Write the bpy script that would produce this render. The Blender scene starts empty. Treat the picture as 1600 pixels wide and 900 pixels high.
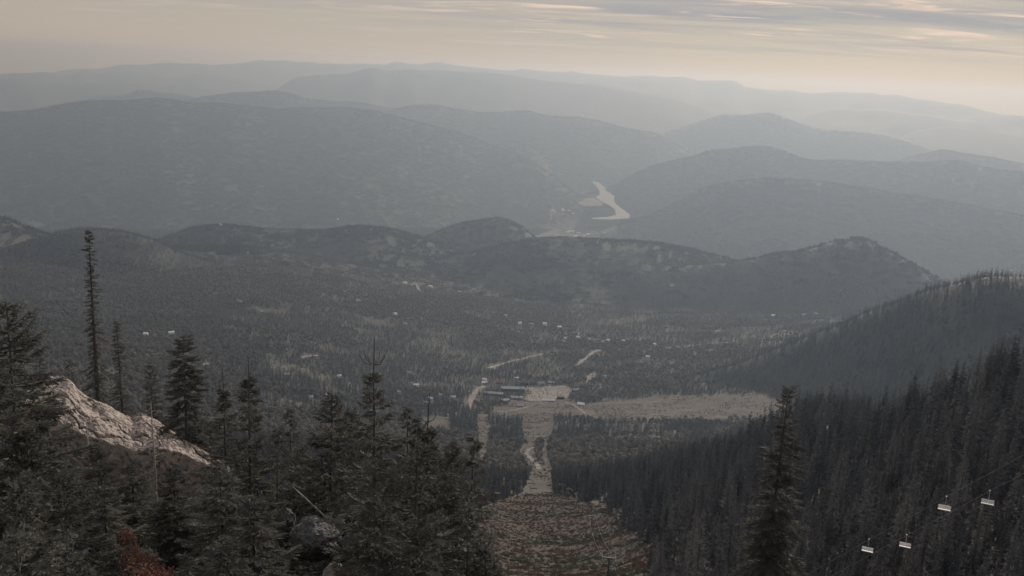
import bpy, math, random
import numpy as np
from mathutils import Vector, Matrix

R = math.radians
SC = bpy.context.scene
COL = SC.collection
random.seed(7)
RNG = np.random.default_rng(7)

# ------------------------------------------------------------------ camera
CAMZ = 2050.0
PITCH, ROLL, FPX = R(13.8), R(2.8), 1386.0        # focal length in photo pixels (photo is 1600 wide)
SUN_AZ, SUN_EL = R(23.0), R(19.0)
fwd = Vector((0, math.cos(PITCH), -math.sin(PITCH)))
r0, u0 = Vector((1, 0, 0)), Vector((0, math.sin(PITCH), math.cos(PITCH)))
camR = r0 * math.cos(ROLL) + u0 * math.sin(ROLL)
camU = u0 * math.cos(ROLL) - r0 * math.sin(ROLL)
cd = bpy.data.cameras.new('camera')
cam = bpy.data.objects.new('camera', cd)
COL.objects.link(cam)
m = Matrix((camR, camU, -fwd)).transposed().to_4x4()
m.translation = Vector((0, 0, CAMZ))
cam.matrix_world = m
cd.sensor_width = 36.0
cd.lens = 36.0 * FPX / 1600.0
cd.clip_start = 0.3
cd.clip_end = 400000.0
SC.camera = cam

# ------------------------------------------------------------------ sun, sky, exposure
sunv = Vector((math.sin(SUN_AZ) * math.cos(SUN_EL), math.cos(SUN_AZ) * math.cos(SUN_EL), math.sin(SUN_EL)))
sl = bpy.data.lights.new('sun', 'SUN')
sl.energy = 3.0
sl.angle = R(0.6)
sl.color = (1.0, 0.90, 0.80)
so = bpy.data.objects.new('sun', sl)
so.rotation_euler = sunv.to_track_quat('Z', 'Y').to_euler()
so.location = (0, 0, CAMZ + 300)
COL.objects.link(so)

w = bpy.data.worlds.new('World')
SC.world = w
w.use_nodes = True
nt = w.node_tree
for n in list(nt.nodes):
    nt.nodes.remove(n)
def wn(t, **k):
    n = nt.nodes.new(t)
    for a, b in k.items():
        setattr(n, a, b)
    return n
def wmath(op, a, b=None, clamp=False):
    n = wn('ShaderNodeMath', operation=op, use_clamp=clamp)
    for i, v in enumerate((a, b)):
        if v is None:
            continue
        if isinstance(v, (int, float)):
            n.inputs[i].default_value = v
        else:
            nt.links.new(v, n.inputs[i])
    return n.outputs[0]
def wmix(f, a, b):
    n = wn('ShaderNodeMix', data_type='RGBA')
    for s, v in ((n.inputs[0], f), (n.inputs[6], a), (n.inputs[7], b)):
        if isinstance(v, (int, float)):
            s.default_value = v
        elif isinstance(v, tuple):
            s.default_value = v
        else:
            nt.links.new(v, s)
    return n.outputs[2]
wout = wn('ShaderNodeOutputWorld')
bg = wn('ShaderNodeBackground')
sky = wn('ShaderNodeTexSky', sky_type='NISHITA')
sky.sun_disc = False
sky.sun_elevation = SUN_EL
sky.sun_rotation = SUN_AZ
sky.altitude = 2000
sky.air_density = 1.0
sky.dust_density = 1.2
sky.ozone_density = 1.0
bg.inputs[1].default_value = 0.05
# thin high cloud deck: coordinates on a plane overhead, so streaks close up toward the horizon
tc = wn('ShaderNodeTexCoord')
sep = wn('ShaderNodeSeparateXYZ')
nt.links.new(tc.outputs['Generated'], sep.inputs[0])
zc = wmath('ADD', wmath('MAXIMUM', sep.outputs[2], 0.0), 0.055)
comb = wn('ShaderNodeCombineXYZ')
nt.links.new(wmath('DIVIDE', sep.outputs[0], zc), comb.inputs[0])
nt.links.new(wmath('DIVIDE', sep.outputs[1], zc), comb.inputs[1])
sep2 = wn('ShaderNodeSeparateXYZ')
def cloud_noise(scale, rot, sx, sy, detail, dist, lo, hi, off=(0, 0, 0)):
    mp = wn('ShaderNodeMapping')
    mp.inputs['Rotation'].default_value = (0, 0, R(rot))
    mp.inputs['Scale'].default_value = (sx, sy, 1)
    mp.inputs['Location'].default_value = off
    nt.links.new(comb.outputs[0], mp.inputs[0])
    nz = wn('ShaderNodeTexNoise')
    nz.inputs['Scale'].default_value = scale
    nz.inputs['Detail'].default_value = detail
    nz.inputs['Roughness'].default_value = 0.6
    nz.inputs['Distortion'].default_value = dist
    nt.links.new(mp.outputs[0], nz.inputs[0])
    mr = wn('ShaderNodeMapRange', interpolation_type='SMOOTHSTEP')
    mr.inputs[1].default_value = lo
    mr.inputs[2].default_value = hi
    nt.links.new(nz.outputs[0], mr.inputs[0])
    return mr.outputs[0]
deck = cloud_noise(0.6, -6, 0.55, 1.6, 8, 0.5, 0.36, 0.68, (3.1, 0.6, 0))
wisp = cloud_noise(0.9, -9, 0.8, 2.4, 6, 0.9, 0.51, 0.72, (8.3, 2.2, 0))
K = 1.0 / 0.05                                     # colours below are given as they leave the sky
up = wn('ShaderNodeMapRange', interpolation_type='SMOOTHSTEP')               # cream by the horizon, neutral thin overcast higher up
up.inputs[1].default_value, up.inputs[2].default_value = 0.08, 0.40
nt.links.new(sep.outputs[2], up.inputs[0])
veil = wmix(up.outputs[0], (0.352 * K, 0.297 * K, 0.243 * K, 1), (0.395 * K, 0.405 * K, 0.45 * K, 1))
base = wmix(0.86, sky.outputs[0], veil)       # veil of high cloud over the clear sky
front = wn('ShaderNodeMapRange', interpolation_type='SMOOTHSTEP')            # the cloud bank thins out away from the sun
front.inputs[1].default_value, front.inputs[2].default_value = -3.2, 1.6
front.inputs[3].default_value, front.inputs[4].default_value = 0.25, 1.0
nt.links.new(comb.outputs[0], sep2.inputs[0])
nt.links.new(sep2.outputs[0], front.inputs[0])
deckf = wmath('MULTIPLY', wmath('MULTIPLY', deck, 0.9), front.outputs[0])
elf = wn('ShaderNodeMapRange', interpolation_type='SMOOTHSTEP')              # the deck ends some way above the horizon
elf.inputs[1].default_value = 0.012
elf.inputs[2].default_value = 0.062
nt.links.new(sep.outputs[2], elf.inputs[0])
c1 = wmix(wmath('MULTIPLY', deckf, elf.outputs[0]), base, (0.25 * K, 0.25 * K, 0.262 * K, 1))
c2 = wmix(wmath('MULTIPLY', wmath('MULTIPLY', wisp, front.outputs[0]), elf.outputs[0]), c1, (0.66 * K, 0.50 * K, 0.40 * K, 1))
nt.links.new(c2, bg.inputs[0])
nt.links.new(bg.outputs[0], wout.inputs[0])

vs = SC.view_settings
vs.view_transform = 'Standard'
vs.look = 'None'
vs.exposure = 0.44
vs.gamma = 1.0
vs.use_curve_mapping = False
cy = SC.cycles
cy.use_denoising = True
try:
    cy.denoiser = 'OPENIMAGEDENOISE'
except Exception:
    pass
cy.max_bounces = 4
cy.diffuse_bounces = 3
cy.glossy_bounces = 2
cy.transmission_bounces = 2
cy.transparent_max_bounces = 8
cy.volume_bounces = 0
cy.sample_clamp_indirect = 4.0
cy.use_adaptive_sampling = False

# ------------------------------------------------------------------ helpers
def tag(o, label=None, cat=None, group=None, kind=None):
    if label: o['label'] = label
    if cat: o['category'] = cat
    if group: o['group'] = group
    if kind: o['kind'] = kind
    return o

def link(name, me, mat=None, parent=None, loc=None):
    o = bpy.data.objects.new(name, me)
    COL.objects.link(o)
    if mat is not None and me is not None and not me.materials:
        me.materials.append(mat)
    if parent is not None:
        o.parent = parent
    if loc is not None:
        o.location = loc
    return o

def empty(name, loc, rz=0.0, sc=1.0):
    o = bpy.data.objects.new(name, None)
    o.empty_display_size = 0.5
    COL.objects.link(o)
    o.location = loc
    o.rotation_euler = (0, 0, rz)
    o.scale = (sc, sc, sc)
    return o

def mesh(name, V, F, smooth=False):
    """V (n,3) array, F (m,3) or (m,4) array of one polygon size"""
    V = np.asarray(V, np.float32)
    F = np.asarray(F, np.int32)
    k = F.shape[1]
    me = bpy.data.meshes.new(name)
    me.vertices.add(len(V))
    me.vertices.foreach_set('co', V.ravel())
    me.loops.add(F.size)
    me.loops.foreach_set('vertex_index', F.ravel())
    me.polygons.add(len(F))
    me.polygons.foreach_set('loop_start', np.arange(0, F.size, k, dtype=np.int32))
    me.polygons.foreach_set('loop_total', np.full(len(F), k, np.int32))
    me.polygons.foreach_set('use_smooth', np.full(len(F), smooth, bool))
    me.update(calc_edges=True)
    return me

class MB:
    """collects boxes, tubes and prisms into one mesh"""
    def __init__(s):
        s.v, s.f = [], []
    def add(s, V, F):
        b = len(s.v)
        s.v += [tuple(p) for p in V]
        s.f += [tuple(i + b for i in f) for f in F]
    def box(s, x0, x1, y0, y1, z0, z1):
        s.add([(x0,y0,z0),(x1,y0,z0),(x1,y1,z0),(x0,y1,z0),(x0,y0,z1),(x1,y0,z1),(x1,y1,z1),(x0,y1,z1)],
              [(3,2,1,0),(4,5,6,7),(0,1,5,4),(1,2,6,5),(2,3,7,6),(3,0,4,7)])
    def prism(s, pts, y0, y1):
        n = len(pts)
        s.add([(x, y0, z) for x, z in pts] + [(x, y1, z) for x, z in pts],
              [tuple(range(n))[::-1], tuple(range(n, 2*n))] + [(i, (i+1) % n, n+(i+1) % n, n+i) for i in range(n)])
    def tube(s, pts, rad, n=8):
        pts = [Vector(p) for p in pts]
        if not hasattr(rad, '__len__'):
            rad = [rad] * len(pts)
        V, F = [], []
        for i, p in enumerate(pts):
            t = (pts[min(i+1, len(pts)-1)] - pts[max(i-1, 0)]).normalized()
            a = t.orthogonal().normalized() if abs(t.z) > .95 else t.cross(Vector((0, 0, 1))).normalized()
            b = t.cross(a)
            for k in range(n):
                q = 2 * math.pi * k / n
                V.append(p + (a * math.cos(q) + b * math.sin(q)) * rad[i])
        for i in range(len(pts) - 1):
            for k in range(n):
                F.append((i*n+k, i*n+(k+1) % n, (i+1)*n+(k+1) % n, (i+1)*n+k))
        F.append(tuple(range(n))[::-1])
        F.append(tuple(range((len(pts)-1)*n, len(pts)*n)))
        s.add(V, F)
    def me(s, name, smooth=False):
        me = bpy.data.meshes.new(name)
        me.from_pydata(s.v, [], s.f)
        if smooth:
            me.polygons.foreach_set('use_smooth', [True] * len(me.polygons))
        me.update()
        return me
    def build(s, name, mat, parent=None, smooth=False):
        return link(name, s.me(name, smooth), mat, parent)

# ---- value noise
def _h(ix, iy, seed):
    h = (ix.astype(np.int64) * 374761393 + iy.astype(np.int64) * 668265263 + seed * 1274126177) & 0xffffffff
    h = ((h ^ (h >> 13)) * 1274126177) & 0xffffffff
    h = h ^ (h >> 16)
    return h.astype(np.float64) / 2147483648.0 - 1.0
def vnoise(x, y, seed=0):
    xi, yi = np.floor(x), np.floor(y)
    fx, fy = x - xi, y - yi
    fx = fx*fx*fx*(fx*(fx*6-15)+10)
    fy = fy*fy*fy*(fy*(fy*6-15)+10)
    a, b = _h(xi, yi, seed), _h(xi+1, yi, seed)
    c, d = _h(xi, yi+1, seed), _h(xi+1, yi+1, seed)
    return (a*(1-fx)+b*fx)*(1-fy) + (c*(1-fx)+d*fx)*fy
def fbm(x, y, seed=0, oct=5, gain=0.5):
    s, a = 0.0, 1.0
    for i in range(oct):
        s = s + a * vnoise(x, y, seed + 17*i)
        x, y, a = x*2.03 + 5.1, y*2.03 - 3.7, a*gain
    return s

# ---- photo pixel -> world
FW, RW, UW = np.array(fwd), np.array(camR), np.array(camU)
def pdir(px, py):
    px, py = np.asarray(px, float), np.asarray(py, float)
    return FW + ((px-800)/FPX)[..., None]*RW - ((py-450)/FPX)[..., None]*UW
def unproj(px, py, d):
    """point at horizontal range d (z relative to the camera)"""
    v = pdir(px, py)
    return v / np.hypot(v[..., 0], v[..., 1])[..., None] * np.asarray(d, float)[..., None]
def projpx(x, y, zrel):
    dx = x*RW[0] + y*RW[1] + zrel*RW[2]
    dy = x*UW[0] + y*UW[1] + zrel*UW[2]
    dz = x*FW[0] + y*FW[1] + zrel*FW[2]
    return 800 + FPX*dx/dz, 450 - FPX*dy/dz

# ------------------------------------------------------------------ terrain height
# ground under each picture column: near part as (range, height below camera), far part as (pixel row, range)
ST = [
 (-250, [(6,-9.7),(20,-13),(40,-15),(60,-19),(80,-27),(120,-48),(200,-86),(350,-150),(600,-250),(1000,-400)], [(590,1500),(540,2000),(480,2800),(430,3600),(405,4300)]),
 (0,   [(6,-9.7),(20,-14.5),(36,-18),(60,-23),(80,-31),(120,-52),(200,-90),(350,-152),(600,-252),(1000,-402)], [(590,1500),(540,2000),(480,2800),(425,3600),(395,4300)]),
 (200, [(6,-9.5),(20,-12.5),(36,-18.9),(60,-26),(80,-35),(120,-56),(200,-95),(350,-158),(600,-262),(1000,-415)], [(610,1500),(560,1900),(520,2500),(470,3300),(420,4100),(390,4900)]),
 (400, [(6,-9.5),(12,-9.8),(20,-12.2),(30,-18.5),(60,-37),(100,-57),(200,-104),(400,-190),(700,-310),(1100,-468)], [(640,1500),(590,1900),(540,2400),(490,3100),(440,3900),(400,4700),(380,5300)]),
 (600, [(6,-9.5),(12,-10.6),(20,-14.0),(30,-21),(60,-39),(110,-67),(200,-114),(400,-204),(700,-330),(1100,-490)], [(685,1350),(640,1800),(610,2200),(560,2800),(500,3600),(450,4400),(425,5000)]),
 (820, [(6,-9.7),(12,-13.5),(30,-27),(60,-44),(100,-67),(200,-127)], [(900,300),(820,470),(768,670),(742,1000),(692,1500),(652,1900),(615,2350),(560,3000),(503,3900),(488,4150)]),
 (950, [(6,-9.7),(12,-13.5),(30,-27),(60,-44),(100,-66),(200,-124)], [(900,280),(820,460),(772,640),(745,850),(703,1300),(657,1850),(620,2250),(560,3000),(512,3700),(493,4100)]),
 (1100,[(6,-9.7),(12,-13.5),(30,-27),(60,-43),(110,-69)], [(905,180),(805,350),(712,680),(703,760),(700,1100),(680,1500),(648,1950),(610,2300),(560,2900),(522,3500),(503,3900)]),
 (1300,[(6,-9.7),(12,-13.5),(30,-26),(60,-41),(110,-69),(140,-84)], [(800,250),(700,400),(634,530),(625,590)], [(800,-370),(1200,-545),(1700,-715)], [(622,2050),(603,2200),(545,2700),(510,3300)]),
 (1600,[(6,-9.7),(12,-13),(30,-25),(60,-39),(125,-79)], [(855,170),(752,220),(650,280),(585,340),(574,372)], [(520,-215),(800,-385),(1200,-560),(1700,-690),(2300,-800)], [(500,3300)]),
 (1900,[(6,-9.7),(12,-13),(30,-24),(60,-37),(125,-72)], [(840,180),(735,230),(635,280),(572,340)], [(520,-200),(800,-360),(1200,-520),(1700,-640),(2300,-760)], [(510,3300)]),
]
LR0, LR1, NLR = math.log(4.0), math.log(130000.0), 640
lr = np.linspace(LR0, LR1, NLR)
st_az, st_z = [], []
for row in ST:
    px, pts, azs = row[0], [], []
    for k, part in enumerate(row[1:]):
        for a, b in part:
            if b < 0:
                pts.append((a, b))
            else:
                p = unproj(px, a, b)
                pts.append((b, float(p[2])))
    pts.sort()
    last_r, last_z = pts[-1]
    fz = -1596.0
    pts += [(max(7600.0, last_r*1.3), -1585.0), (8300.0, fz), (130000.0, fz - 20)]
    pts.sort()
    rr = np.log([p[0] for p in pts]); zz = np.array([p[1] for p in pts])
    # interpolate the depression slope z/r rather than z, which keeps the profile smooth in the picture
    q = np.interp(lr, rr, zz/np.exp(rr))
    st_z.append(q)
    p = unproj(px, 640, 1.0)
    st_az.append(math.atan2(p[0], p[1]))
st_az = np.array(st_az); st_z = np.array(st_z)
NAZ = 161
AZ0, AZ1 = R(-44), R(44)
azg = np.linspace(AZ0, AZ1, NAZ)
BASE = np.zeros((NAZ, NLR))
for j in range(NLR):
    BASE[:, j] = np.interp(azg, st_az, st_z[:, j])
def gauss(a, s, axis):
    n = int(3*s)+1
    k = np.exp(-0.5*(np.arange(-n, n+1)/s)**2); k /= k.sum()
    return np.apply_along_axis(lambda v: np.convolve(np.pad(v, n, mode='edge'), k, 'valid'), axis, a)
BASE = gauss(gauss(BASE, 3.0, 0), 2.2, 1)

RID = []   # az, r, z, front slope, back slope, rounding, name
def ridge(name, pts, d, sf=0.30, sb=0.35, w=0.02, lower=0.0, gully=1.0):
    a, r, z = [], [], []
    for p in pts:
        dd = p[2] if len(p) > 2 else d
        q = unproj(p[0], p[1], dd)
        a.append(math.atan2(q[0], q[1])); r.append(dd); z.append(float(q[2]) - lower)
    a, r, z = np.array(a), np.array(r), np.array(z)
    o = np.argsort(a); a, r, z = a[o], r[o], z[o]
    ag = np.linspace(a[0], a[-1], max(40, int((a[-1]-a[0])/R(0.12))))
    zg, rg = np.interp(ag, a, z), np.interp(ag, a, r)
    zg = gauss(zg, .7 if name == 'far_range' else 2.0, 0); rg = gauss(rg, 5.0, 0)
    RID.append(dict(name=name, a=ag, r=rg, z=zg, sf=sf, sb=sb, w=w*d*(.5 if d > 9000 else 1), g=gully, d=d))
ridge('far_range', [(-300,125),(-80,114),(0,110),(20,106),(60,108),(95,105),(120,101),(150,103),(190,98),(225,99),(260,97),(300,100),(340,98),(400,96),(450,94),(500,96),(540,97),(600,98),(620,94),(645,98),(690,97),(740,102),(800,105),(815,103),(840,106),(870,108),(895,107),(920,113),(980,117),(1010,115),(1040,118),(1075,118),(1090,122),(1120,124),(1150,125),(1166,134),(1200,136),(1250,138),(1270,141),(1310,139),(1360,144),(1375,148),(1400,149),(1420,154),(1440,157),(1500,163),(1530,167),(1560,173),(1600,177),(1800,200)], 31000, .25, .3, .006, gully=.5)
ridge('far_range', [(-300,128),(0,119),(70,113),(110,118),(130,109),(145,112),(200,113),(250,118),(270,121),(310,115),(340,120),(370,125),(430,134)], 26000, .25, .3, .008)
ridge('far_range', [(-300,133),(0,128),(40,126),(90,131),(150,128),(200,128),(260,133),(330,140)], 23000, .25, .3, .008)
ridge('mountain', [(-300,190),(0,170),(60,164),(100,157),(160,147),(195,148),(210,140),(230,137),(255,141),(290,146),(320,152),(380,170)], 19000, .28, .3, .010)
ridge('mountain', [(280,164),(300,155),(320,150),(360,146),(400,144),(430,142),(450,146),(480,155),(510,158),(550,157),(580,164),(640,172),(700,190)], 17200, .28, .3, .010)
ridge('mountain', [(400,160),(430,140),(460,121),(500,116),(545,114),(580,103),(610,110),(640,105),(660,108),(700,109),(780,113),(830,121),(880,128),(920,131),(960,137),(1010,145),(1060,155),(1100,170),(1140,186)], 22500, .26, .3, .009)
ridge('far_range', [(930,128),(1000,137),(1060,142),(1090,152),(1130,154),(1150,165),(1180,184)], 26500, .25, .3, .009)
ridge('mountain', [(600,182),(630,168),(680,165),(700,169),(750,176),(800,175),(825,173),(850,181),(900,184),(930,188),(980,202),(1020,208),(1050,222),(1085,244)], 16800, .30, .3, .012)
ridge('mountain', [(1030,206),(1080,190),(1115,180),(1130,175),(1165,177),(1200,172),(1220,178),(1250,190),(1280,198),(1320,201),(1380,208),(1410,216),(1440,225),(1490,245)], 19000, .28, .3, .010)
ridge('far_range', [(1210,196),(1270,175),(1310,169),(1370,167),(1400,172),(1440,178),(1490,186),(1550,198)], 25500, .25, .3, .010)
ridge('far_range', [(1460,196),(1510,182),(1530,179),(1600,180),(1800,190)], 26500, .25, .3, .010)
ridge('mountain', [(1370,230),(1430,205),(1470,197),(1520,198),(1560,205),(1600,212),(1800,240)], 22500, .26, .3, .012)
ridge('mountain', [(1370,265),(1420,245),(1470,234),(1510,240),(1540,245),(1600,257),(1800,290)], 15500, .28, .3, .012)
ridge('mountain', [(-300,205),(0,176),(50,173),(100,162),(140,158),(210,158),(250,153),(280,158),(300,162),(340,160),(400,166),(430,171),(470,166),(540,167),(580,172),(620,182),(680,197),(720,207),(750,218),(800,237,13500),(830,252,13200),(860,272,12800),(890,300,12300)], 14000, .26, .3, .016)
ridge('mountain', [(760,232),(800,219),(830,226),(850,240),(868,262),(890,292)], 14600, .3, .3, .012)
ridge('mountain', [(945,296),(960,290),(990,273),(1020,258),(1060,250),(1090,243),(1110,236),(1140,234),(1170,230),(1200,230),(1220,236),(1240,244),(1265,252),(1320,251),(1380,255),(1430,255),(1480,251),(1500,251),(1520,258),(1550,264),(1600,266),(1850,280)], 12600, .27, .32, .014)
ridge('mountain', [(925,366,9300),(980,348,9500),(1020,335),(1060,318),(1090,303),(1120,290),(1160,283),(1200,280),(1240,281),(1300,288),(1400,302),(1500,318),(1600,335),(1800,365)], 10000, .30, .4, .02)
ridge('hill', [(640,378),(690,358),(720,347),(760,341),(780,339),(805,347),(825,362),(845,384)], 6600, .34, .4, .02, 14)
ridge('hill', [(240,376),(280,363),(300,354),(340,350),(390,351),(430,356),(470,360),(510,360),(540,353),(565,350),(600,354),(630,361),(670,374)], 6000, .20, .4, .03, 14)
ridge('hill', [(530,448),(600,424),(680,403),(760,388),(830,373),(880,371),(950,374),(1020,377),(1040,381),(1090,390),(1130,402),(1160,416)], 5600, .20, .4, .03, 14)
ridge('hill', [(900,452),(960,430),(1020,413),(1100,410),(1180,405),(1200,399),(1250,392),(1270,386),(1300,377),(1340,370),(1365,378),(1380,387),(1400,399),(1430,415),(1460,432),(1510,460)], 5000, .32, .4, .025, 14)
ridge('hill', [(-300,330),(-100,315),(0,337),(20,347),(45,357),(90,372)], 5300, .25, .4, .02, 14)
ridge('hill', [(-200,420),(-60,398),(0,386),(40,375),(75,362),(100,357),(135,354),(160,357),(200,361),(225,367),(245,374),(280,392)], 4400, .26, .4, .025, 14)
ridge('hill', [(1090,590,2500),(1150,572,2450),(1230,540,2350),(1300,512,2250),(1360,487,2150),(1400,472,2100),(1450,454,2000),(1490,443,1950),(1520,436,1900),(1550,431),(1580,432),(1620,434),(1900,425)], 1900, .42, .5, .03, 0)
NSTRUCT = ['near_slope'] + [r_['name'] for r_ in RID]

FARID = np.array([n_ == 'far_range' for n_ in NSTRUCT])
def H(x, y, want_id=False):
    """ground height relative to the camera"""
    x, y = np.asarray(x, float), np.asarray(y, float)
    r = np.maximum(np.hypot(x, y), 4.01)
    az = np.arctan2(x, y)
    azc = np.clip(az, AZ0, AZ1)
    u = (azc - AZ0)/(AZ1-AZ0)*(NAZ-1); v = (np.log(r)-LR0)/(LR1-LR0)*(NLR-1)
    i = np.clip(u.astype(int), 0, NAZ-2); j = np.clip(v.astype(int), 0, NLR-2)
    fu, fv = u-i, np.clip(v-j, 0, 1)
    q = (BASE[i, j]*(1-fu)+BASE[i+1, j]*fu)*(1-fv) + (BASE[i, j+1]*(1-fu)+BASE[i+1, j+1]*fu)*fv
    z = q*r
    # behind the camera the summit is broad and gentle
    back = np.clip((np.abs(az) - R(60))/R(50), 0, 1)
    z = z*(1-back) + back*np.maximum(-9.5 - 0.10*r, -700)
    wid = np.zeros(z.shape, int)
    below = np.where(r > 6500, 0.0, 0.0)
    gl = np.ones(z.shape)
    for k, g in enumerate(RID):
        a = g['a']
        zc = np.interp(az, a, g['z']); rc = np.interp(az, a, g['r'])
        over = np.maximum(a[0]-az, 0) + np.maximum(az-a[-1], 0)
        zc = zc - over*g['d']*0.35
        du = r - rc
        S = np.where(du < 0, g['sf'], g['sb'])
        zi = zc - S*(np.sqrt(du*du + g['w']**2) - g['w'])
        win = zi > z
        z = np.where(win, zi, z)
        wid = np.where(win, k+1, wid)
        below = np.where(win, (zc-zi)*g['g'], below)
    # relief
    flat = np.where((wid == 0) & (r > 6800), 0.12, 1.0)
    flat = np.where(FARID[wid], 2.3, flat)
    n = 0.0
    for lam, amp, sd in ((2600, 34, 1), (1100, 20, 2), (480, 11, 3), (210, 5.5, 4), (90, 2.8, 5), (38, 1.3, 6), (15, 0.55, 7), (6, 0.25, 8), (2.4, 0.10, 9)):
        lim = np.minimum(amp, 0.0011*r if lam > 100 else 0.003*r)
        use = np.clip((lam - r*0.004)/(r*0.004), 0, 1) if lam < 200 else 1.0
        n = n + lim*use*vnoise(x/lam + sd*7.3, y/lam - sd*3.1, sd)
    gul = (1-np.abs(vnoise(x/1500+2, y/1500, 31)))*0.6 + (1-np.abs(vnoise(x/620, y/620+4, 32)))*0.4 - 0.72
    n = n + gul*np.minimum(below*0.22, 0.006*r)*np.where(wid > 0, 1, 0)
    z = z + n*flat
    if want_id:
        return z, wid
    return z

# the height on the ground seen through a photo pixel
_rr = np.exp(np.linspace(math.log(7), math.log(100000), 5200))
def hit(px, py):
    v = pdir(px, py)
    v = v/np.hypot(v[0], v[1])
    P = _rr[:, None]*v[None, :]
    g = H(P[:, 0], P[:, 1])
    k = np.nonzero(P[:, 2] < g)[0]
    k = int(k[0]) if len(k) else len(_rr)-1
    return np.array((P[k, 0], P[k, 1], H(P[k, 0:1], P[k, 1:2])[0]))
def hit_poly(pts):
    return np.array([hit(*p)[:2] for p in pts])
def inpoly(x, y, poly):
    c = np.zeros(x.shape, bool)
    n = len(poly); j = n-1
    for i in range(n):
        xi, yi, xj, yj = poly[i][0], poly[i][1], poly[j][0], poly[j][1]
        c ^= ((yi > y) != (yj > y)) & (x < (xj-xi)*(y-yi)/((yj-yi) + 1e-12) + xi)
        j = i
    return c
def gz(x, y):
    return float(H(np.array([x]), np.array([y]))[0])

# ------------------------------------------------------------------ materials
MATS = {}
def mat(name, col, rough=0.9, spec=0.2, var=0.0, col2=None, scale=1.0, detail=4.0, bump=0.0, bscale=None, bdist=0.1, rand=0.0, trans=0.0, metal=0.0, ramp=(0.35, 0.65)):
    if name in MATS:
        return MATS[name]
    m = bpy.data.materials.new(name)
    m.use_nodes = True
    t = m.node_tree
    b = t.nodes['Principled BSDF']
    b.inputs['Roughness'].default_value = rough
    b.inputs['Specular IOR Level'].default_value = spec
    b.inputs['Metallic'].default_value = metal
    out = None
    c = t.nodes.new('ShaderNodeRGB'); c.outputs[0].default_value = (*col, 1)
    out = c.outputs[0]
    tcn = t.nodes.new('ShaderNodeTexCoord')
    if col2 is not None:
        nz = t.nodes.new('ShaderNodeTexNoise')
        nz.inputs['Scale'].default_value = scale
        nz.inputs['Detail'].default_value = detail
        nz.inputs['Roughness'].default_value = 0.62
        t.links.new(tcn.outputs['Object'], nz.inputs['Vector'])
        mr = t.nodes.new('ShaderNodeMapRange'); mr.interpolation_type = 'SMOOTHSTEP'
        mr.inputs[1].default_value, mr.inputs[2].default_value = ramp
        t.links.new(nz.outputs[0], mr.inputs[0])
        mx = t.nodes.new('ShaderNodeMix'); mx.data_type = 'RGBA'
        t.links.new(mr.outputs[0], mx.inputs[0])
        t.links.new(out, mx.inputs[6]); mx.inputs[7].default_value = (*col2, 1)
        out = mx.outputs[2]
    if rand > 0:
        oi = t.nodes.new('ShaderNodeObjectInfo')
        mr2 = t.nodes.new('ShaderNodeMapRange')
        mr2.inputs[3].default_value, mr2.inputs[4].default_value = 1-rand, 1+rand
        t.links.new(oi.outputs['Random'], mr2.inputs[0])
        vm = t.nodes.new('ShaderNodeVectorMath'); vm.operation = 'SCALE'
        t.links.new(out, vm.inputs[0]); t.links.new(mr2.outputs[0], vm.inputs['Scale'])
        out = vm.outputs[0]
    t.links.new(out, b.inputs['Base Color'])
    if bump > 0:
        n2 = t.nodes.new('ShaderNodeTexNoise')
        n2.inputs['Scale'].default_value = bscale or scale*4
        n2.inputs['Detail'].default_value = 6
        t.links.new(tcn.outputs['Object'], n2.inputs['Vector'])
        bp = t.nodes.new('ShaderNodeBump'); bp.inputs['Strength'].default_value = bump
        bp.inputs['Distance'].default_value = bdist
        t.links.new(n2.outputs[0], bp.inputs['Height'])
        t.links.new(bp.outputs[0], b.inputs['Normal'])
    if trans > 0:
        tr = t.nodes.new('ShaderNodeBsdfTranslucent')
        t.links.new(out, tr.inputs[0])
        ms = t.nodes.new('ShaderNodeMixShader'); ms.inputs[0].default_value = trans
        t.links.new(b.outputs[0], ms.inputs[1]); t.links.new(tr.outputs[0], ms.inputs[2])
        t.links.new(ms.outputs[0], t.nodes['Material Output'].inputs[0])
    MATS[name] = m
    return m
M_near = mat('forest_soil', (0.052, 0.046, 0.038), col2=(0.088, 0.074, 0.058), scale=0.35, detail=8, bump=0.6, bscale=2.2, bdist=0.25)
M_valley = mat('valley_ground', (0.036, 0.036, 0.030), col2=(0.058, 0.053, 0.043), scale=0.012, detail=8)
M_hill = mat('forested_hill', (0.040, 0.044, 0.040), col2=(0.056, 0.056, 0.049), scale=0.006, detail=10, bump=0.5, bscale=0.05, bdist=6)
M_mount = mat('forested_mountain', (0.048, 0.052, 0.048), col2=(0.066, 0.067, 0.060), scale=0.0016, detail=12, bump=1.0, bscale=0.012, bdist=45)
M_far = mat('distant_range', (0.035, 0.042, 0.042), col2=(0.05, 0.055, 0.05), scale=0.0006, detail=8)

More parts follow.
